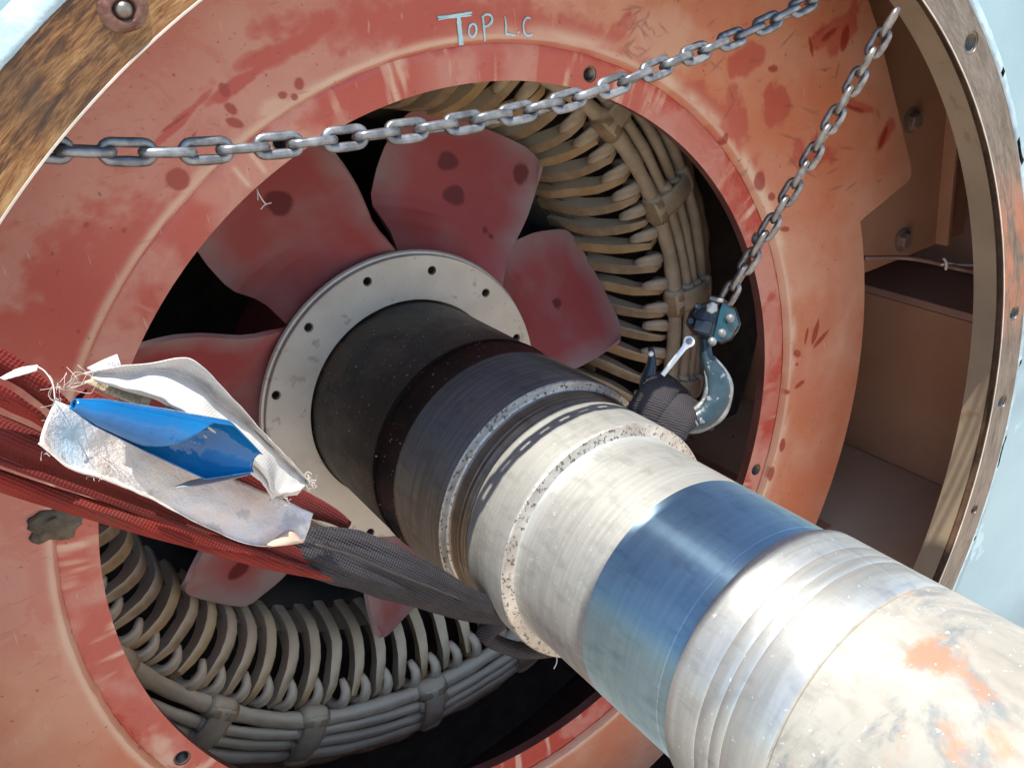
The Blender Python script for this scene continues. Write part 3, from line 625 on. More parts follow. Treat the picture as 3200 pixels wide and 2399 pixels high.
for t in TIES:
    for j, (rr, y, rad) in enumerate(RR[:4]):     # tape wrapped round the bundle at each lacing point
        hw = 2.7 - .22 * j + random.uniform(-.3, .3); P = np.array([cyl(rr, t + a + .2 * math.sin(j), y) for a in np.linspace(-hw, hw, 7)])
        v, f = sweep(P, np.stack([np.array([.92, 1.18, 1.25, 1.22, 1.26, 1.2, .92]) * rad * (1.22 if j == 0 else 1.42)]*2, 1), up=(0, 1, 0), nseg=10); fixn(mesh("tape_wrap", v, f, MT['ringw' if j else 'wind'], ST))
    P = np.array([cyl(r_, t + .6 * k_, y_) for r_, y_, k_ in ((.322, .151, 0), (.336, .1515, .2), (.352, .1525, 0), (.372, .160, -.3), (.384, .168, -.3))]); P = smooth_path(P, 10)
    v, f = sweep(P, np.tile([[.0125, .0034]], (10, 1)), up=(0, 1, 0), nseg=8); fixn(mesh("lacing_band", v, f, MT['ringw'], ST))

# ------------------------------------------------------------------ rotor : shaft, hub, fan
RO = thing("rotor", "long stepped steel shaft with a maroon seven-bladed fan, jutting out of the motor", "rotor", (.004, -.1, -.1))
OX, OZ = .0038, .0031
def shift(o): 
    for q in o.data.vertices: q.co.x += OX; q.co.z += OZ
    return o
def L(name, prof, mat, parent=RO, n=320): return shift(lathe(name, prof, mat, parent, n))
fl_a = [40.3, 68.9, 97.3, 126.3, 155.1, 12.6, 184, 213, 242, 270, 299, 328]
fh = [(.1295 * math.cos(math.radians(a)) - OX, .1295 * math.sin(math.radians(a)) - OZ, .0042) for a in fl_a]
FY = .1625
hf = shift(polar_plate("hub_flange", .0985, .1385, FY, MT['flange'], RO, 900, 30, fh)); hf['label'] = "pale steel clamping ring on the fan hub"
L("flange_rim", [(.1385, FY), (.1392, FY + .0008), (.1392, FY + .0055), (.1412, FY + .006), (.1425, FY + .008)], MT['flange'])
for (x, z, r) in fh:
    shift(tapped_hole("bolt_hole", x, z, FY, r, .012, MT['thread'], hf))
    shift(polar_plate("hole_chamfer", r, r * 1.45, FY - .0003, MT['collar'], hf, 28, 2)) if False else None
hub = L("hub", [(.1425, FY + .008), (.1415, FY + .012), (.1370, FY + .014), (.1365, .28), (.10, .285)], MT['hubred'])
L("shaft_seat_ring", [(.0985, FY + .0004), (.0985, FY + .006), (.096, FY + .006)], MT['wind'])
L("black_shaft_section", [(.0968, .20), (.0968, .0400), (.0973, .0385), (.0974, .0370)], MT['sblack'])
L("oily_shaft_section", [(.0974, .0370), (.0973, .0352), (.0962, .0335), (.0962, .0030), (.0966, .0010)], MT['sgloss'])
L("dark_shaft_section", [(.0966, .0010), (.0967, .0), (.0967, -.0672), (.0964, -.0690)], MT['sbronze'])
L("shoulder_face", [(.0964, -.0690), (.0955, -.0701), (.0912, -.0703), (.0898, -.0712)], MT['collar'])
pr = [(.0898, -.0712), (.0888, -.0725), (.0884, -.0750), (.0884, -.0812), (.0880, -.0816), (.0884, -.0821)]
for y in (-.0860, -.0872, -.0888, -.0904, -.0916): pr += [(.0884, y + .0006), (.0880, y), (.0884, y - .0006)]
L("grooved_shaft_seat", pr + [(.0884, -.0932)], MT['sgroove'])  # darker metal put where the rim's shadow falls
L("sunlit_shaft_seat", [(.0884, -.0932), (.0885, -.0940), (.0885, -.1365), (.0884, -.1376)], MT['ssteel'])  # paler steel put where the sun clears the rim's shadow
L("shoulder_face", [(.0884, -.1376), (.0876, -.1388), (.0812, -.1392), (.0800, -.1398)], MT['collar'])
L("machined_shaft_section", [(.0800, -.1398), (.0792, -.1412), (.0791, -.144), (.0791, -.2130)], MT['ssteel'])
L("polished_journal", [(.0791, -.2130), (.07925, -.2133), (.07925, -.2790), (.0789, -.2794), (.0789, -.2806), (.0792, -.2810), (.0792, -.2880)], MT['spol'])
L("outer_shaft_section", [(.0792, -.2880), (.0805, -.2884), (.0822, -.2892), (.0829, -.2908), (.0830, -.294)] + sum([[(.0830, y + .0007), (.08275, y), (.0830, y - .0007)] for y in (-.312, -.322, -.3295)], []) + [(.0830, -.3535), (.0824, -.3548)], MT['send'])
L("shaft_end", [(.0824, -.3548), (.0816, -.3556), (.0826, -.3564), (.0831, -.3572), (.0831, -.66), (.080, -.664), (.0001, -.664)], MT['srust'])
# fan blades
def blade_mesh():
    # rows from root to tip: (r, theta_cw, y_cw, theta_ccw, y_ccw) in degrees about the tip frame of blade B
    rows = [(.146, 34.5, .178, 79.5, .226), (.152, 36.0, .177, 79.0, .229), (.160, 38.0, .175, 80.0, .232), (.172, 39.4, .173, 81.8, .235), (.182, 40.2, .171, 81.4, .236), (.205, 41.8, .169, 79.2, .236), (.235, 44.6, .167, 76.2, .235), (.2605, 47.0, .165, 73.5, .234)]
    nu = 14; V = []
    for (r, a0, y0, a1, y1) in rows:
        for i in range(nu):
            t = i / (nu - 1); a = a0 + (a1 - a0) * t; y = y0 + (y1 - y0) * t + .008 * math.sin(PI * t); V.append(cyl(r, a, y))
    F = [(i*nu+j, i*nu+j+1, (i+1)*nu+j+1, (i+1)*nu+j) for i in range(len(rows)-1) for j in range(nu-1)]
    return V, F, nu
bv, bf, nu = blade_mesh()
SPOTS = {0: [(.222, .57, .0088, 1.), (.194, .46, .0092, 1.), (.238, .12, .0062, 1.5), (.176, .20, .0028, 1.), (.174, .15, .0024, 1.)], 1: [(.205, .45, .0050, 1.)], 6: [(.212, .42, .0100, 1.2)], 3: [(.225, .45, .0100, .9)], 2: [(.2, .5, .013, 1.)], 5: [(.215, .25, .009, 1.), (.18, .55, .005, 1.)], 4: [(.222, .52, .0105, 1.4)]}
rows_ = [(.1360, 30.0, .1745, 81.0, .1790), (.1430, 32.5, .1742, 80.2, .190), (.152, 35.2, .1738, 79.2, .206), (.160, 37.4, .1735, 79.6, .219), (.172, 39.4, .173, 81.2, .232), (.182, 40.2, .171, 81.0, .236), (.205, 41.8, .169, 79.2, .236), (.235, 44.6, .167, 76.2, .235), (.2615, 47.0, .165, 73.5, .234)]
RW = np.array(rows_)
def blade(k):
    nr, nu = 72, 64; rr = np.linspace(RW[0, 0], RW[-1, 0], nr); g = [np.interp(rr, RW[:, 0], RW[:, i]) for i in range(1, 5)]; t = np.linspace(0, 1, nu)
    A = g[0][:, None] + (g[2] - g[0])[:, None] * t; Yv = g[1][:, None] + (g[3] - g[1])[:, None] * t + .008 * np.sin(PI * t)[None, :]; R_ = rr[:, None] - .011 * np.clip((rr - .225) / .036, 0, 1)[:, None] * np.abs(2 * t - 1)[None, :]**9
    # rounded tip corners
    top = np.stack([R_ * np.cos(np.radians(A)), Yv, R_ * np.sin(np.radians(A))], -1); Ff = np.stack([0*A, 0*A+1, 0*A], -1)
    du = np.gradient(top, axis=0); dv = np.gradient(top, axis=1); nrm = np.cross(du, dv); nrm /= np.linalg.norm(nrm, axis=-1)[..., None]; nrm *= np.sign(nrm[..., 1:2])
    bot = top + nrm * .0045; V = np.concatenate([top.reshape(-1, 3), bot.reshape(-1, 3)]); N = nr * nu; F = []
    for i in range(nr - 1):
        for j in range(nu - 1):
            a, b, c, d = i*nu+j, i*nu+j+1, (i+1)*nu+j+1, (i+1)*nu+j; F += [(a, b, c, d), (N+d, N+c, N+b, N+a)]
    br = [i*nu for i in range(nr)] + [(nr-1)*nu + j for j in range(1, nu)] + [i*nu + nu-1 for i in range(nr-2, -1, -1)]
    for a, b in zip(br[:-1], br[1:]): F.append((a, b, N+b, N+a))
    m = np.zeros(R_.shape); wdt = np.radians(g[2] - g[0])[:, None] * R_
    for q, (r0, t0, rs, sx) in enumerate(SPOTS.get(k, [])):
        an = np.arctan2((t - t0)[None, :] * wdt, R_ - r0); d = np.hypot((R_ - r0) / sx, (t - t0)[None, :] * wdt) / (rs * (1 + .07 * np.sin(3 * an + q * 2 + k)))
        m = np.maximum(m, np.clip((1.08 - d) / .16, 0, 1))
    ed = np.minimum(np.minimum(t * 1.6, 1 - t)[None, :] * wdt, (rr[-1] - rr)[:, None] * 1.5); du_ = 1 - np.clip(ed / .034, 0, 1); du_ = np.maximum(du_, np.clip((.175 - rr) / .025, 0, 1)[:, None] * (t[None, :] * .9)); du_ = np.clip(du_ * .75 + .8 * (fbm(R_ * 40 + k, A * .12, k + 30) - .5), 0, 1)
    if k in (3, 4): du_ = np.clip(du_ * 1.25 + .6, 0, 1) * (1 - np.exp(-((R_ - .222) / .022)**2 - ((t[None, :] - .48) / .28)**2))
    me = bpy.data.meshes.new("fan_blade"); me.from_pydata([tuple(p) for p in V.tolist()], [], F); me.update()
    at_ = me.attributes.new("mask", 'FLOAT_COLOR', 'POINT'); c = np.ones((2*N, 4)); c[:, 0] = np.tile(m.reshape(-1), 2); c[:, 1] = np.tile(du_.reshape(-1), 2); c[:, 2] = 0; at_.data.foreach_set("color", c.reshape(-1))
    o = sharp(link("fan_blade", me, MT['fan'], RO), 50); o.matrix_basis = Matrix.Translation((OX, 0, OZ)) @ Matrix.Rotation(-math.radians(51.43 * k), 4, 'Y') if False else o.matrix_basis
    Rm = Matrix.Translation((OX, 0, OZ)) @ Matrix.Rotation(math.radians(51.43 * k), 4, 'Y'); o.data.transform(Rm); return o
blades = [blade(k) for k in range(7)]

# ------------------------------------------------------------------ chains
def link_mesh(name, pitch, wid, d, mat):
    rc = (wid - d) / 2; hl = pitch / 2 + d / 2 - rc; P = []          # centre line of a stadium
    for a in np.linspace(-PI/2, PI/2, 9): P.append((hl + rc*math.cos(a), rc*math.sin(a), 0))
    P.append((0, rc, 0))
    for a in np.linspace(PI/2, 3*PI/2, 9): P.append((-hl + rc*math.cos(a), rc*math.sin(a), 0))
    P.append((-.0004, -rc, 0)); P.append((.0004, -rc, 0))
    n = len(P); P = np.array(P); T = np.roll(P, -1, 0) - np.roll(P, 1, 0); T /= np.linalg.norm(T, axis=1)[:, None]; k = 10; V = []; F = []
    for i in range(n):
        B = np.cross(T[i], [0, 0, 1]); rr = d/2 * (1.12 if i >= n - 2 else 1.0)
        for q in range(k): a = 2*PI*q/k; V.append(P[i] + rr*math.cos(a)*B + rr*math.sin(a)*np.array([0, 0, 1]))
    for i in range(n):
        for q in range(k): F.append((i*k+q, i*k+(q+1) % k, ((i+1) % n)*k+(q+1) % k, ((i+1) % n)*k+q))
    me = bpy.data.meshes.new(name); me.from_pydata([tuple(map(float, p)) for p in V], [], F); me.update(); me.materials.append(mat); me.polygons.foreach_set("use_smooth", [True]*len(F))
    bm = bmesh.new(); bm.from_mesh(me); bmesh.ops.recalc_face_normals(bm, faces=bm.faces); bm.to_mesh(me); bm.free(); return me
def chain(parent, pts, pitch, me, roll, jit=4, start=0.):
    P = smooth_path(pts, 600); d = np.r_[0, np.cumsum(np.linalg.norm(np.diff(P, axis=0), axis=1))]; n = int((d[-1] - start) / pitch); out = []
    for i in range(n):
        s0 = start + i * pitch; a = np.array([np.interp(s0, d, P[:, q]) for q in range(3)]); b = np.array([np.interp(s0 + pitch, d, P[:, q]) for q in range(3)]); c = (a + b) / 2; T = (b - a) / np.linalg.norm(b - a)
        tocam = CAMP - c; nrm = tocam - T * np.dot(tocam, T); nrm /= np.linalg.norm(nrm)
        t = i / max(1, n - 1); ang = math.radians((roll(t) if callable(roll) else roll) + (90 if i % 2 else 0) + random.uniform(-jit, jit))
        Bv = np.cross(nrm, T); z = nrm * math.cos(ang) + Bv * math.sin(ang); y = np.cross(z, T)
        Mx = Matrix(((T[0], y[0], z[0], c[0]), (T[1], y[1], z[1], c[1]), (T[2], y[2], z[2], c[2]), (0, 0, 0, 1)))
        o = link("chain_link", me, None, parent); o.matrix_basis = Mx; out.append(o)
    return out
C1 = thing("slack_chain", "slack zinc-plated long-link chain sagging across the top of the motor mouth", "chain", at(170, 470, -.142))
l1 = link_mesh("chain_link", .0166, .0124, .0044, MT['chain1'])
chain(C1, [at(60, 452, -.142), at(200, 470, -.142), at(640, 472, -.144), at(1250, 412, -.144), at(1600, 358, -.1435), at(1850, 292, -.142), at(2100, 196, -.139), at(2360, 92, -.132), at(2620, -40, -.13), at(2760, -110, -.128)], .0166, l1, lambda t: float(np.interp(t, [0, .25, .38, .46, .54, 1], [-6, 0, 18, 22, 10, 6])), 4, .0)
C2 = thing("hoist_chain", "taut dark short-link hoist chain slanting from the rim down to the hook", "chain", at(2800, 40, -.147))
l2 = link_mesh("chain_link", .0138, .0130, .0044, MT['chain2'])
pA = np.array(atd(2264, 945, .699)); pB = np.array(at(2806, 28, -.149))
chain(C2, [pA, (pA + pB) / 2 + np.array([0, 0, -.0012]), pB], .0138, l2, lambda t: 12 - 6 * t, 3)

# ------------------------------------------------------------------ hoist hook
HK = thing("hoist_hook", "dark blue painted forged lifting hook with white latch, holding the grey sling sleeve", "hook", atd(2200, 1335, .70))
def hp(x, y, d=.70): return atd(1900 + x * .3619, 850 + y * .3619, d)     # from the hook close-up of the photo
K = .70 / FPX
HPTS = [(835, 560), (840, 640), (845, 720), (880, 810), (925, 900), (945, 1000), (930, 1100), (880, 1190), (800, 1255), (700, 1285), (600, 1280), (500, 1245), (420, 1180), (365, 1090), (345, 990), (355, 890), (375, 790), (375, 700), (365, 645)]
HR = [46, 50, 58, 85, 108, 118, 120, 116, 104, 92, 84, 78, 74, 72, 74, 70, 50, 32, 20]
P = smooth_path([hp(x, y) for x, y in HPTS], 60); rd = np.interp(np.linspace(0, 1, 60), np.linspace(0, 1, len(HR)), HR) * .3619 * K
shp = [(math.copysign(abs(math.cos(a))**.75, math.cos(a)), math.copysign(abs(math.sin(a))**.75, math.sin(a))) for a in np.linspace(0, 2*PI, 20, endpoint=False)]
hw = np.interp(np.linspace(0, 1, 60), [0, .2, .5, .8, 1], [.0062, .0085, .0105, .0085, .004])
v, f = sweep(P, np.stack([rd, hw], 1), up=-FWD, shape=shp); hb = fixn(mesh("hook_body", v, f, MT['hook'], HK))
# worn bare bands along inner and outer edge of the hook (ground-off paint on raised ribs)
T = np.gradient(P, axis=0); T /= np.linalg.norm(T, axis=1)[:, None]; Bv = np.cross(T, np.tile(-FWD, (60, 1))); Bv /= np.linalg.norm(Bv, axis=1)[:, None]
for sg, i0, i1 in ((1, 9, 46), (-1, 6, 40)):
    Q = P[i0:i1] + Bv[i0:i1] * (sg * rd[i0:i1] * .80)[:, None] + (-FWD)[None, :] * (hw[i0:i1] * .55)[:, None]
    n = i1 - i0; e = np.sin(np.linspace(.05, PI - .05, n))**.4 * (1 + .12 * np.sin(np.arange(n) * .9))
    v, f = sweep(Q, np.stack([.0030 * e, .0016 * e], 1), up=-FWD, nseg=8); fixn(mesh("worn_edge", v, f, MT['edgewear'], hb))
for (a_, b_) in (((735, 1265), (775, 1325)), ((790, 1270), (830, 1300)), ((805, 1255), (800, 1310))):      # embossed 1t mark
    q = [hp(*a_, .6885), hp(*b_, .6885)]; tube("embossed_mark", q, .0012, MT['edgewear'], hb, 5, 6)
tip = hp(370, 705, .694); bm = bmesh.new(); bmesh.ops.create_uvsphere(bm, u_segments=12, v_segments=8, radius=.0022, matrix=Matrix.Translation(tip)); me = bpy.data.meshes.new("tip_rivet"); bm.to_mesh(me); bm.free(); link("tip_rivet", me, MT['latch'], hb)
# swivel block: two bolted halves
OUT = [(668, 440), (700, 350), (748, 290), (850, 250), (882, 205), (960, 205), (1035, 255), (1050, 292), (1105, 310), (1150, 445), (1120, 520), (1070, 585), (975, 625), (900, 600), (745, 545), (690, 480)]
cx = sum(p[0] for p in OUT) / len(OUT); cy = sum(p[1] for p in OUT) / len(OUT)
V = []; F = []; k = len(OUT)
for sc, d in ((1.0, .700), (.93, .690), (.84, .6855)): V += [hp(cx + (x-cx)*sc, cy + (y-cy)*sc, d + (.010 * max(0, (x - 990)) / 160 if d < .699 else 0) + (.006 * max(0, 800 - x) / 130 if d < .699 else 0)) for x, y in OUT]
for sc, d in ((.93, .716), (.84, .721)): V += [hp(cx + (x-cx)*sc, cy + (y-cy)*sc, d) for x, y in OUT]
order = [4, 3, 0, 1, 2]
for a_, b_ in zip(order[:-1], order[1:]):
    for i in range(k): F.append((a_*k+i, a_*k+(i+1) % k, b_*k+(i+1) % k, b_*k+i))
F.append(tuple(2*k+i for i in range(k))); F.append(tuple(4*k+i for i in range(k)))
blk = mesh("swivel_block", V, F, MT['block'], HK, False); bmx = bmesh.new(); bmx.from_mesh(blk.data); bmesh.ops.triangulate(bmx, faces=[q for q in bmx.faces if len(q.verts) > 4]); bmesh.ops.recalc_face_normals(bmx, faces=bmx.faces); bmx.to_mesh(blk.data); bmx.free()
half = [(905, 590), (985, 255), (1040, 300), (1095, 325), (1132, 448), (1060, 570), (975, 606)]
V = [hp(x, y, .6845 + .008 * max(0, x - 960) / 160) for x, y in half] + [hp(x, y, .6905 + .008 * max(0, x - 960) / 160) for x, y in half]; n = len(half)
bevel(mesh("block_half", V, [tuple(range(n))] + [(i, (i+1) % n, n+(i+1) % n, n+i) for i in range(n)], MT['blockteal'], HK), .001, 2)
V = [hp(x, y, .6835) for x, y in ((760, 405), (905, 430), (875, 540), (738, 500))] + [hp(x, y, .692) for x, y in ((745, 395), (920, 425), (885, 555), (725, 505))]
bevel(mesh("block_boss", V, [(0, 1, 2, 3), (0, 4, 5, 1), (1, 5, 6, 2), (2, 6, 7, 3), (3, 7, 4, 0)], MT['block'], HK), .0012, 2)
V = [hp(x, y, .684) for x, y in ((880, 208), (1000, 232), (990, 268), (872, 240))] + [hp(x, y, .70) for x, y in ((880, 200), (1005, 225), (1000, 275), (865, 245))]
bevel(mesh("block_lug", V, [(0, 1, 2, 3), (0, 4, 5, 1), (1, 5, 6, 2), (2, 6, 7, 3), (3, 7, 4, 0)], MT['edgewear'], HK), .001, 2)
for (x, y, r, d) in ((888, 312, .0046, .6835), (770, 302, .0027, .688), (705, 425, .0027, .690)): hexbolt("bolt", hp(x, y, d), -FWD, r, .004, MT['edgewear'] if r > .004 else MT['block'], blk, .4, False)
for (x, y) in ((1055, 400), (983, 528), (900, 600)):
    bm = bmesh.new(); bmesh.ops.create_uvsphere(bm, u_segments=14, v_segments=10, radius=.0034, matrix=Matrix.Translation(hp(x, y, .6865))); me = bpy.data.meshes.new("rivet"); bm.to_mesh(me); bm.free(); link("rivet", me, MT['edgewear'], blk)
lp = []; c0 = (700, 600); e0 = (470, 890); ux, uy = (e0[0]-c0[0]), (e0[1]-c0[1]); ln = math.hypot(ux, uy); ux /= ln; uy /= ln; nx, ny = -uy, ux
lp = [(c0[0] + 50*math.cos(a), c0[1] + 50*math.sin(a)) for a in np.linspace(math.atan2(uy, ux) + .75, math.atan2(uy, ux) + 2*PI - .75, 16)]
lp += [(c0[0] + ux*75 - nx*24, c0[1] + uy*75 - ny*24), (e0[0] - nx*22, e0[1] - ny*22), (e0[0] + nx*22, e0[1] + ny*22), (c0[0] + ux*75 + nx*24, c0[1] + uy*75 + ny*24)]
n = len(lp); V = [hp(x, y, .686) for x, y in lp] + [hp(x, y, .6885) for x, y in lp]
la = bevel(mesh("safety_latch", V, [tuple(range(n)), tuple(range(2*n-1, n-1, -1))] + [(i, (i+1) % n, n+(i+1) % n, n+i) for i in range(n)], MT['latch'], HK), .0003, 1); la['label'] = "white safety latch"
hexbolt("screw", hp(700, 598, .686), -FWD, .0026, .0012, MT['edgewear'], la, .1, False)

# ------------------------------------------------------------------ lifting sling
SLG = thing("lifting_sling", "dirty red round sling with grey wear sleeves and torn labels, cradling the shaft", "sling", at(0, 1450, -.16))
def sp(x, y, Y): return at(x, y, Y)
def wr(amp, f1, ph): return lambda t, sh: 1 + amp * np.sin(np.arctan2(sh[:, 1], sh[:, 0]) * 3 + f1 * t * 6 + ph) + amp * .6 * np.sin(np.arctan2(sh[:, 1], sh[:, 0]) * 5 - f1 * t * 9 + ph * 2)
def px(r, d): return r * d / FPX
def slingtube(name, pts, rpx, mat, n=60, flat=.75, amp=.06, seed=1, label=None):
    Q = [sp(*p) for p in pts]; dd = [np.dot(q - CAMP, FWD) for q in Q]; P = smooth_path(Q, n); r = np.interp(np.linspace(0, 1, n), np.linspace(0, 1, len(rpx)), [px(a_, b_) for a_, b_ in zip(rpx, dd)])
    v, f = sweep(P, np.stack([r, r * flat], 1), up=-FWD, nseg=24, ripple=wr(amp, 1.2, seed)); o = fixn(mesh(name, v, f, mat, SLG))
    if label: o['label'] = label
    return o
slingtube("sling_strand", [(-220, 1420, -.166), (0, 1500, -.163), (160, 1553, -.160), (450, 1642, -.154), (640, 1693, -.150), (830, 1748, -.146), (1010, 1796, -.141), (1110, 1815, -.136)], [34, 34, 34, 33, 32, 28, 17, 10], MT['redf'], label="bright red lower strand of the sling")
slingtube("sling_strand", [(-220, 1270, -.164), (0, 1358, -.161), (250, 1462, -.156), (460, 1545, -.152), (640, 1612, -.148), (830, 1695, -.144), (1000, 1772, -.138), (1100, 1800, -.134)], [60, 60, 54, 48, 46, 40, 26, 14], MT['maroonf'], label="dark maroon upper strand of the sling")
slingtube("sling_seam", [(-200, 1365, -.172), (0, 1442, -.170), (250, 1530, -.165), (600, 1652, -.158), (1000, 1790, -.145)], [13, 12, 12, 11, 7], MT['maroonf'], 50, .8, .1, 3)
slingtube("sling_strand", [(240, 1270, -.138), (480, 1375, -.134), (640, 1440, -.130), (800, 1512, -.126), (950, 1575, -.122), (1040, 1612, -.118), (1085, 1640, -.116)], [60, 58, 56, 52, 44, 34, 16], MT['maroonf'], 50, .8, .05, 5, "maroon inner strand behind the labels")
slingtube("sling_strand", [(-160, 1040, -.163), (0, 1135, -.161), (90, 1190, -.159), (170, 1250, -.157), (260, 1330, -.155)], [46, 42, 36, 30, 20], MT['redf'], 40, .7, .1, 7, "sunlit frayed red strand")
slingtube("sling_strand", [(-160, 1180, -.176), (0, 1235, -.172), (60, 1268, -.169), (110, 1300, -.166), (160, 1345, -.163)], [40, 34, 30, 24, 10], MT['redf'], 40, .7, .1, 9, "sunlit ribbed red strand")
# grey wear sleeve : left lobe, then under the shaft
lob = [(1000, 1790, -.140), (970, 1715, -.139)]
path = [sp(900, 1715, -.138), sp(990, 1722, -.137), sp(1090, 1745, -.134), sp(1210, 1785, -.130), sp(1330, 1832, -.124), sp(1450, 1885, -.117), sp(1560, 1928, -.110)]
rp = [(52, .55), (72, .62), (86, .70), (86, .75), (70, .78), (52, .80), (38, .8)]
for a_ in (-150, -130, -110, -90, -70, -50, -35, -22): path.append(cyl(.098, a_, -.1045)); rp.append((30, .8))
dd = [np.dot(np.array(q) - CAMP, FWD) for q in path]; n = 110; P = smooth_path(path, n); tt = np.linspace(0, 1, n)
dl = np.r_[0, np.cumsum(np.linalg.norm(np.diff(np.array(path), axis=0), axis=1))]; dl /= dl[-1]
ra = np.interp(tt, dl, [px(r[0], min(d_, .68)) for r, d_ in zip(rp, dd)]); fl = np.interp(tt, dl, [r[1] for r in rp])
ups = np.array([-FWD if t_ < dl[6] else (np.array([q[0], 0, q[2]]) / np.hypot(q[0], q[2])) for t_, q in zip(tt, P)])
for i in range(8): ups[1:-1] = (ups[:-2] + ups[1:-1] + ups[2:]) / 3
v, f = sweep(P, np.stack([ra, ra * fl], 1), up=ups, nseg=72, ripple=lambda t, sh: 1 + (.15 * np.exp(-t * 6) * np.sin(np.arctan2(sh[:, 1], sh[:, 0]) * 9 + 1 + 10 * t) + .06 * np.exp(-t * 4) * np.sin(np.arctan2(sh[:, 1], sh[:, 0]) * 15 + 2 - 16 * t) + .025 * np.sin(np.arctan2(sh[:, 1], sh[:, 0]) * 4 + 22 * t)))
ws = fixn(mesh("wear_sleeve", v, f, MT['greyf'], SLG)); ws['label'] = "grey wear sleeve gathered under the shaft"
tube("sleeve_seam", [sp(985, 1700, -.1655), sp(1100, 1735, -.1600), sp(1230, 1790, -.1520), sp(1340, 1832, -.1420), sp(1440, 1872, -.1300)], .0007, MT['ink'], ws, 24, 6)
# two sleeve loops over the hook saddle
for j, pts in enumerate(([(2125, 1262, .735), (2108, 1205, .722), (2080, 1200, .700), (2050, 1240, .686), (2005, 1310, .690), (1960, 1372, .715)], [(2190, 1330, .735), (2176, 1275, .722), (2150, 1268, .700), (2122, 1302, .686), (2072, 1372, .690), (2020, 1440, .715)])):
    P = smooth_path([atd(*q) for q in pts], 130); side = atd(2150, 1260, .70) - atd(2065, 1190, .70); side /= np.linalg.norm(side)
    T = np.gradient(P, axis=0); ups = np.cross(np.tile(side, (130, 1)), T)
    wd = np.interp(np.linspace(0, 1, 130), [0, .3, .6, 1], [.011, .0118, .0135, .0150])
    v, f = sweep(P, np.stack([wd, np.full(130, .0042)], 1), up=ups, nseg=28, ripple=lambda t, sh: 1 + .04 * np.sin(sh[:, 0] * 9 + t * 5) + .03 * np.sin(t * 190))
    o = fixn(mesh("wear_sleeve", v, f, MT['greyf'], SLG)); o['label'] = ("grey sleeve loop nearer the hook tip", "grey sleeve loop nearer the hook bend")[j]

# ---- torn labels sewn to the sling
def dp(x, y, k): return atd(x, y, k)
def e3(lst): return [dp(x, y, d) for x, y, d in lst]
up_e = e3([(168, 1252, .376), (337, 1308, .400), (479, 1377, .424), (600, 1438, .444), (738, 1498, .464), (860, 1550, .484), (978, 1604, .500)])
mid_e = e3([(140, 1330, .368), (250, 1400, .388), (420, 1475, .412), (560, 1540, .434), (700, 1600, .454), (830, 1645, .474), (968, 1640, .494)])
low_e = e3([(124, 1376, .360), (217, 1450, .374), (330, 1488, .396), (470, 1552, .420), (640, 1640, .446), (800, 1700, .468), (952, 1686, .490)])
lip_e = e3([(122, 1384, .348), (214, 1460, .358), (322, 1496, .384), (468, 1556, .416), (640, 1644, .444), (802, 1704, .466), (950, 1690, .488)])
wt = ribbon("white_label", [up_e, mid_e, low_e, lip_e], 90, 30, MT['label'], SLG, .0005, .0009, 3); wt['label'] = "stained white label folded over the sling"
add_mask(wt, "mask", lambda V: np.stack([np.clip(np.exp(-(((V - np.array(dp(255, 1365, .38))) / .011)**2).sum(1)) * 1.6 , 0, 1) + .0*V[:, 0]]*3, 1))
fold = e3([(835, 1700, .462), (905, 1655, .478), (948, 1688, .487)]); fold2 = e3([(838, 1708, .458), (900, 1702, .470), (950, 1694, .485)])
ribbon("folded_corner", [fold, fold2], 16, 4, m_simple("peach_label_back", (.50, .32, .23), (.56, .39, .30), 30, .8), wt, .0004)
_mx = [140, 250, 420, 560, 700, 830, 968]; _my = [np.array(atd(x, y, d))[1] for x, y, d in ((140, 1330, .368), (250, 1400, .388), (420, 1475, .412), (560, 1540, .434), (700, 1600, .454), (830, 1645, .474), (968, 1640, .494))]
def Ys(x): return float(np.interp(x, _mx, _my))
def ey(lst): return [at(x, y, Ys(x) + o) for x, y, o in lst]
top_e = ey([(262, 1166, -.002), (382, 1143, -.001), (459, 1137, .001), (580, 1118, -.006), (628, 1143, -.007), (685, 1200, -.006), (766, 1285, -.003), (826, 1354, -.001), (919, 1451, .001), (975, 1512, .006)])
mdl_e = ey([(300, 1166, .002), (426, 1166, .006), (463, 1153, .006), (544, 1164, .005), (628, 1200, .005), (669, 1245, .005), (766, 1313, .006), (831, 1378, .006), (887, 1435, .007), (962, 1510, .008)])
inn_e = ey([(285, 1182, -.004), (394, 1212, -.008), (479, 1232, -.014), (556, 1274, -.020), (645, 1330, -.022), (725, 1388, -.020), (790, 1435, -.018), (835, 1480, -.016), (855, 1536, -.012), (940, 1532, -.004)])
inn2 = ey([(300, 1190, -.002), (400, 1222, -.003), (480, 1246, -.006), (560, 1288, -.010), (645, 1346, -.012), (720, 1402, -.010), (790, 1452, -.010), (826, 1496, -.010), (850, 1545, -.008), (930, 1545, .0)])
cl = ribbon("crumpled_label", [top_e, mdl_e, inn_e, inn2], 140, 40, MT['white'], SLG, .0005, .0013, 9); cl['label'] = "crumpled white label with frayed end"
st_e = ey([(520, 1268, -.006), (590, 1300, -.010), (660, 1352, -.011), (740, 1412, -.010), (835, 1490, -.009), (870, 1545, -.008)]); st_f = ey([(515, 1285, -.012), (585, 1322, -.018), (650, 1372, -.020), (735, 1440, -.018), (822, 1512, -.014), (850, 1560, -.012)])
ribbon("label_strip", [st_e, st_f], 60, 8, MT['white'], cl, .0005, .0008, 4)
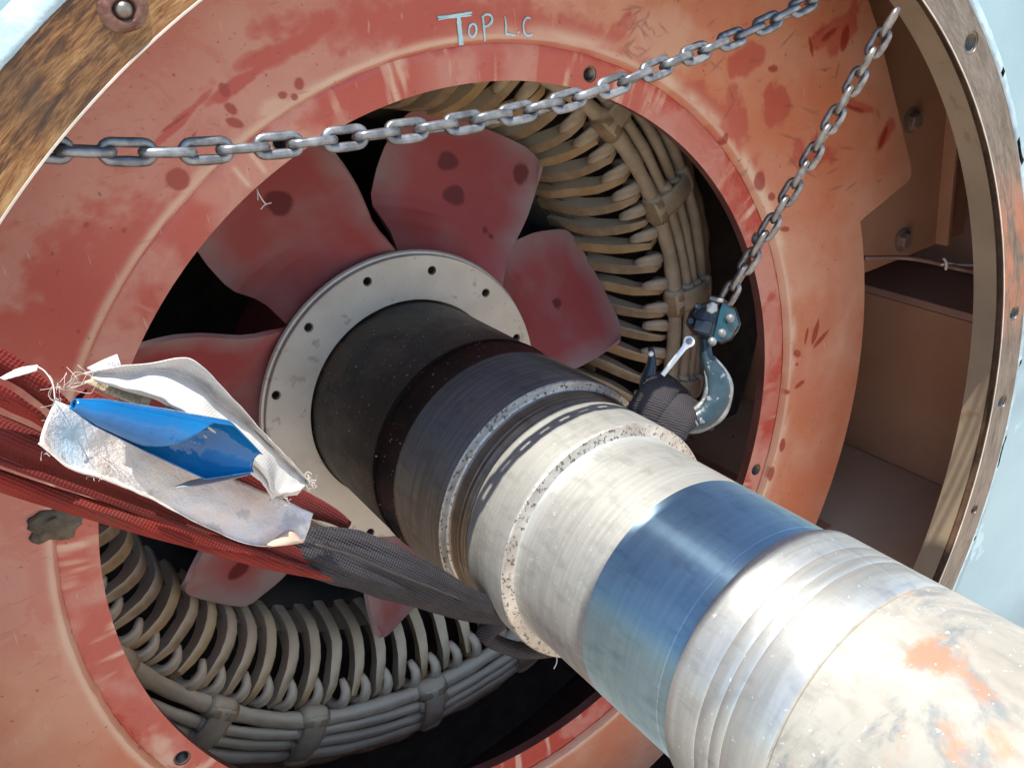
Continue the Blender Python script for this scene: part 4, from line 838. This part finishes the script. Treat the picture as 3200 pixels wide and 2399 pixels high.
# glossy blue tag, a sheet curled into an open roll
ax0 = dp(228, 1262, .358); ax1 = dp(806, 1446, .424); axv = ax1 - ax0; al = np.linalg.norm(axv); axv /= al
e2 = np.array([0, 0, 1.]) * .8 - DWN * .2; e2 = e2 - axv * np.dot(e2, axv); e2 /= np.linalg.norm(e2); e1 = np.cross(axv, e2); e1 *= np.sign(np.dot(e1, -FWD))      # e1 towards viewer, e2 upwards
ns, nf = 60, 40; V = []; 
for i in range(ns):
    s = i / (ns - 1); rr = np.interp(s, [0, .12, .4, .75, 1], [.0022, .0054, .0086, .0114, .0036]); f1 = np.interp(s, [0, .34, .48, .64, .86, 1], [245, 238, 190, 118, 112, 106])
    for j in range(nf):
        a = math.radians(-96 + 10 * s + (f1 + 96 - 10 * s) * (j / (nf - 1))); a2 = PI - a              # from back-bottom over the top to the front
        ecc = 1.0 + .25 * s; V.append(ax0 + axv * (s * al) + (e1 * math.cos(a2) * rr * 1.0 + e2 * math.sin(a2) * rr * ecc))
F = [(i*nf+j, i*nf+j+1, (i+1)*nf+j+1, (i+1)*nf+j) for i in range(ns-1) for j in range(nf-1)]
bt = mesh("blue_tag", V, F, MT['blu'], SLG); mm = bt.modifiers.new("s", 'SOLIDIFY'); mm.thickness = .0005; bt['label'] = "glossy blue plastic tag curled into a roll"
ribbon("tag_tongue", [e3([(545, 1521, .425), (600, 1500, .430), (690, 1487, .440), (780, 1470, .449)]), e3([(548, 1524, .423), (620, 1517, .428), (700, 1502, .436), (788, 1480, .446)])], 20, 5, m_simple("grey_blue_tag_back", (.16, .19, .24), (.22, .26, .31), 30, .4), bt, .0004)
# printed labels with Spanish sling warning, upside down as in the photo
pl = ribbon("printed_label", [e3([(318, 1172, .392), (400, 1204, .400), (478, 1234, .406)]), e3([(262, 1192, .386), (350, 1236, .394), (462, 1276, .402)])], 20, 8, MT['print'], SLG, .0004); pl['label'] = "yellowed label printed with a sling warning"
sc_ = ribbon("printed_scrap", [e3([(272, 1150, .398), (320, 1126, .400), (366, 1107, .402)]), e3([(300, 1164, .396), (340, 1152, .398), (378, 1140, .400)])], 14, 6, MT['scrap'], SLG, .0004); sc_['label'] = "grey printed label scrap at the top"
def text(txt, px0, px1, d0, d1, size, parent):
    cu = bpy.data.curves.new("lettering", 'FONT'); cu.body = txt; cu.size = 1; cu.align_x = 'LEFT'; cu.resolution_u = 2
    to = bpy.data.objects.new("t", cu); me = bpy.data.meshes.new_from_object(to); bpy.data.objects.remove(to)
    xs = [q.co.x for q in me.vertices]; L_ = max(xs); a = dp(*px0, d0 - .0013); b = dp(*px1, d1 - .0013); X = (b - a); ln = np.linalg.norm(X); X /= ln
    nrm = -FWD - X * np.dot(-FWD, X); nrm /= np.linalg.norm(nrm); Yv = np.cross(nrm, X)
    sx = ln / L_; sy = size
    for q in me.vertices: q.co = Vector(a + X * q.co.x * sx + Yv * q.co.y * sy)
    me.materials.append(MT['ink']); o = link("lettering", me, None, parent, False)
px_ = lambda x, y: (200 + x * .4042, 1080 + y * .4042)
for t_, a_, b_, d0, d1 in (("graves o muerte debido a una falla", (600, 405), (270, 255), .401, .391), ("podria resultar en lesiones", (640, 450), (262, 285), .4015, .389), ("con esta eslinga el", (440, 408), (215, 305), .396, .3885), ("uso y", (215, 338), (140, 300), .390, .387)):
    text(t_, px_(*a_), px_(*b_), d0, d1, .0030, pl)
for t_, a_, b_, d0, d1 in (("Cualquier accion", (425, 150), (285, 178), .4005, .397), ("de danos en la", (425, 122), (290, 150), .4010, .398), ("y puede haber", (412, 98), (310, 125), .4015, .399)):
    text(t_, px_(*a_), px_(*b_), d0, d1, .0026, sc_)
# loose threads
def threads(name, cen, n, ln, d, parent, dirs=(-1, 1, -1, 1), rad=.00022, seed=0):
    r = np.random.default_rng(seed); parts = []
    for i in range(n):
        p0 = np.array(cen) + r.uniform(-1, 1, 2) * np.array([14, 8]); q = [dp(*p0, d)]
        dx, dy = r.uniform(dirs[0], dirs[1]) * ln, r.uniform(dirs[2], dirs[3]) * ln
        for k in (.35, .7, 1.): q.append(dp(p0[0] + dx*k + r.normal(0, ln*.14), p0[1] + dy*k + r.normal(0, ln*.14), d + r.normal(0, .002)))
        parts.append(sweep(smooth_path(q, 10), rad, nseg=5))
    v, f = join(parts); o = mesh(name, v, f, MT['threadw'], parent); return o
threads("loose_threads", (205, 1215), 9, 120, .375, SLG, (-.3, .9, -1.0, .2), .00010, 3)
threads("loose_threads", (178, 1250), 8, 110, .370, SLG, (-.6, .1, -.6, .6), .00009, 5)
threads("frayed_end", (870, 1545), 34, 34, .468, cl, (-.7, .9, -.3, 1.0), .00013, 7); threads("frayed_end", (955, 1500), 30, 36, .492, cl, (-.1, 1.2, -.5, .9), .00012, 8)
threads("loose_threads", (300, 1482), 6, 26, .378, SLG, (-1, 1, .0, 1), .00011, 9); threads("loose_threads", (140, 1410), 4, 34, .35, SLG, (-.4, .2, .2, 1), .00011, 10)
wp = e3([(0, 1180, .355), (60, 1150, .362), (118, 1140, .366)]); wq = e3([(14, 1186, .354), (66, 1172, .360), (116, 1158, .365)])
ribbon("torn_film", [wp, wq], 16, 4, MT['scrap'], SLG, .0003, .0005, 2)
tube("loose_threads", [dp(112, 1142, .366), dp(140, 1160, .366), dp(165, 1200, .366), dp(172, 1250, .366)], .0003, MT['threadw'], SLG, 14, 5)

# ------------------------------------------------------------------ two stray threads
t1 = thing("white_thread", "frayed white thread hanging from the upper left edge of the red inlet ring", "thread", at(805, 590, -.002))
v, f = join([sweep(smooth_path([at(803, 590, .000), at(808, 605, -.002), at(822, 628, -.002), at(832, 640, -.002)], 12), .00045, nseg=6), sweep(smooth_path([at(803, 592, .0), at(805, 612, -.002), at(806, 626, -.002)], 8), .0003, nseg=6), sweep(smooth_path([at(814, 655, -.002), at(828, 640, -.002), at(848, 634, -.002)], 8), .0004, nseg=6)])
mesh("strand", v, f, MT['threadw'], t1)
t2 = thing("white_thread", "short white thread dangling under the machined shaft section", "thread", atd(1736, 2040, .62))
v, f = sweep(smooth_path([atd(1726, 2020, .62), atd(1738, 2045, .62), atd(1740, 2068, .62), atd(1731, 2088, .62)], 12), .0004, nseg=6); mesh("strand", v, f, MT['threadw'], t2)
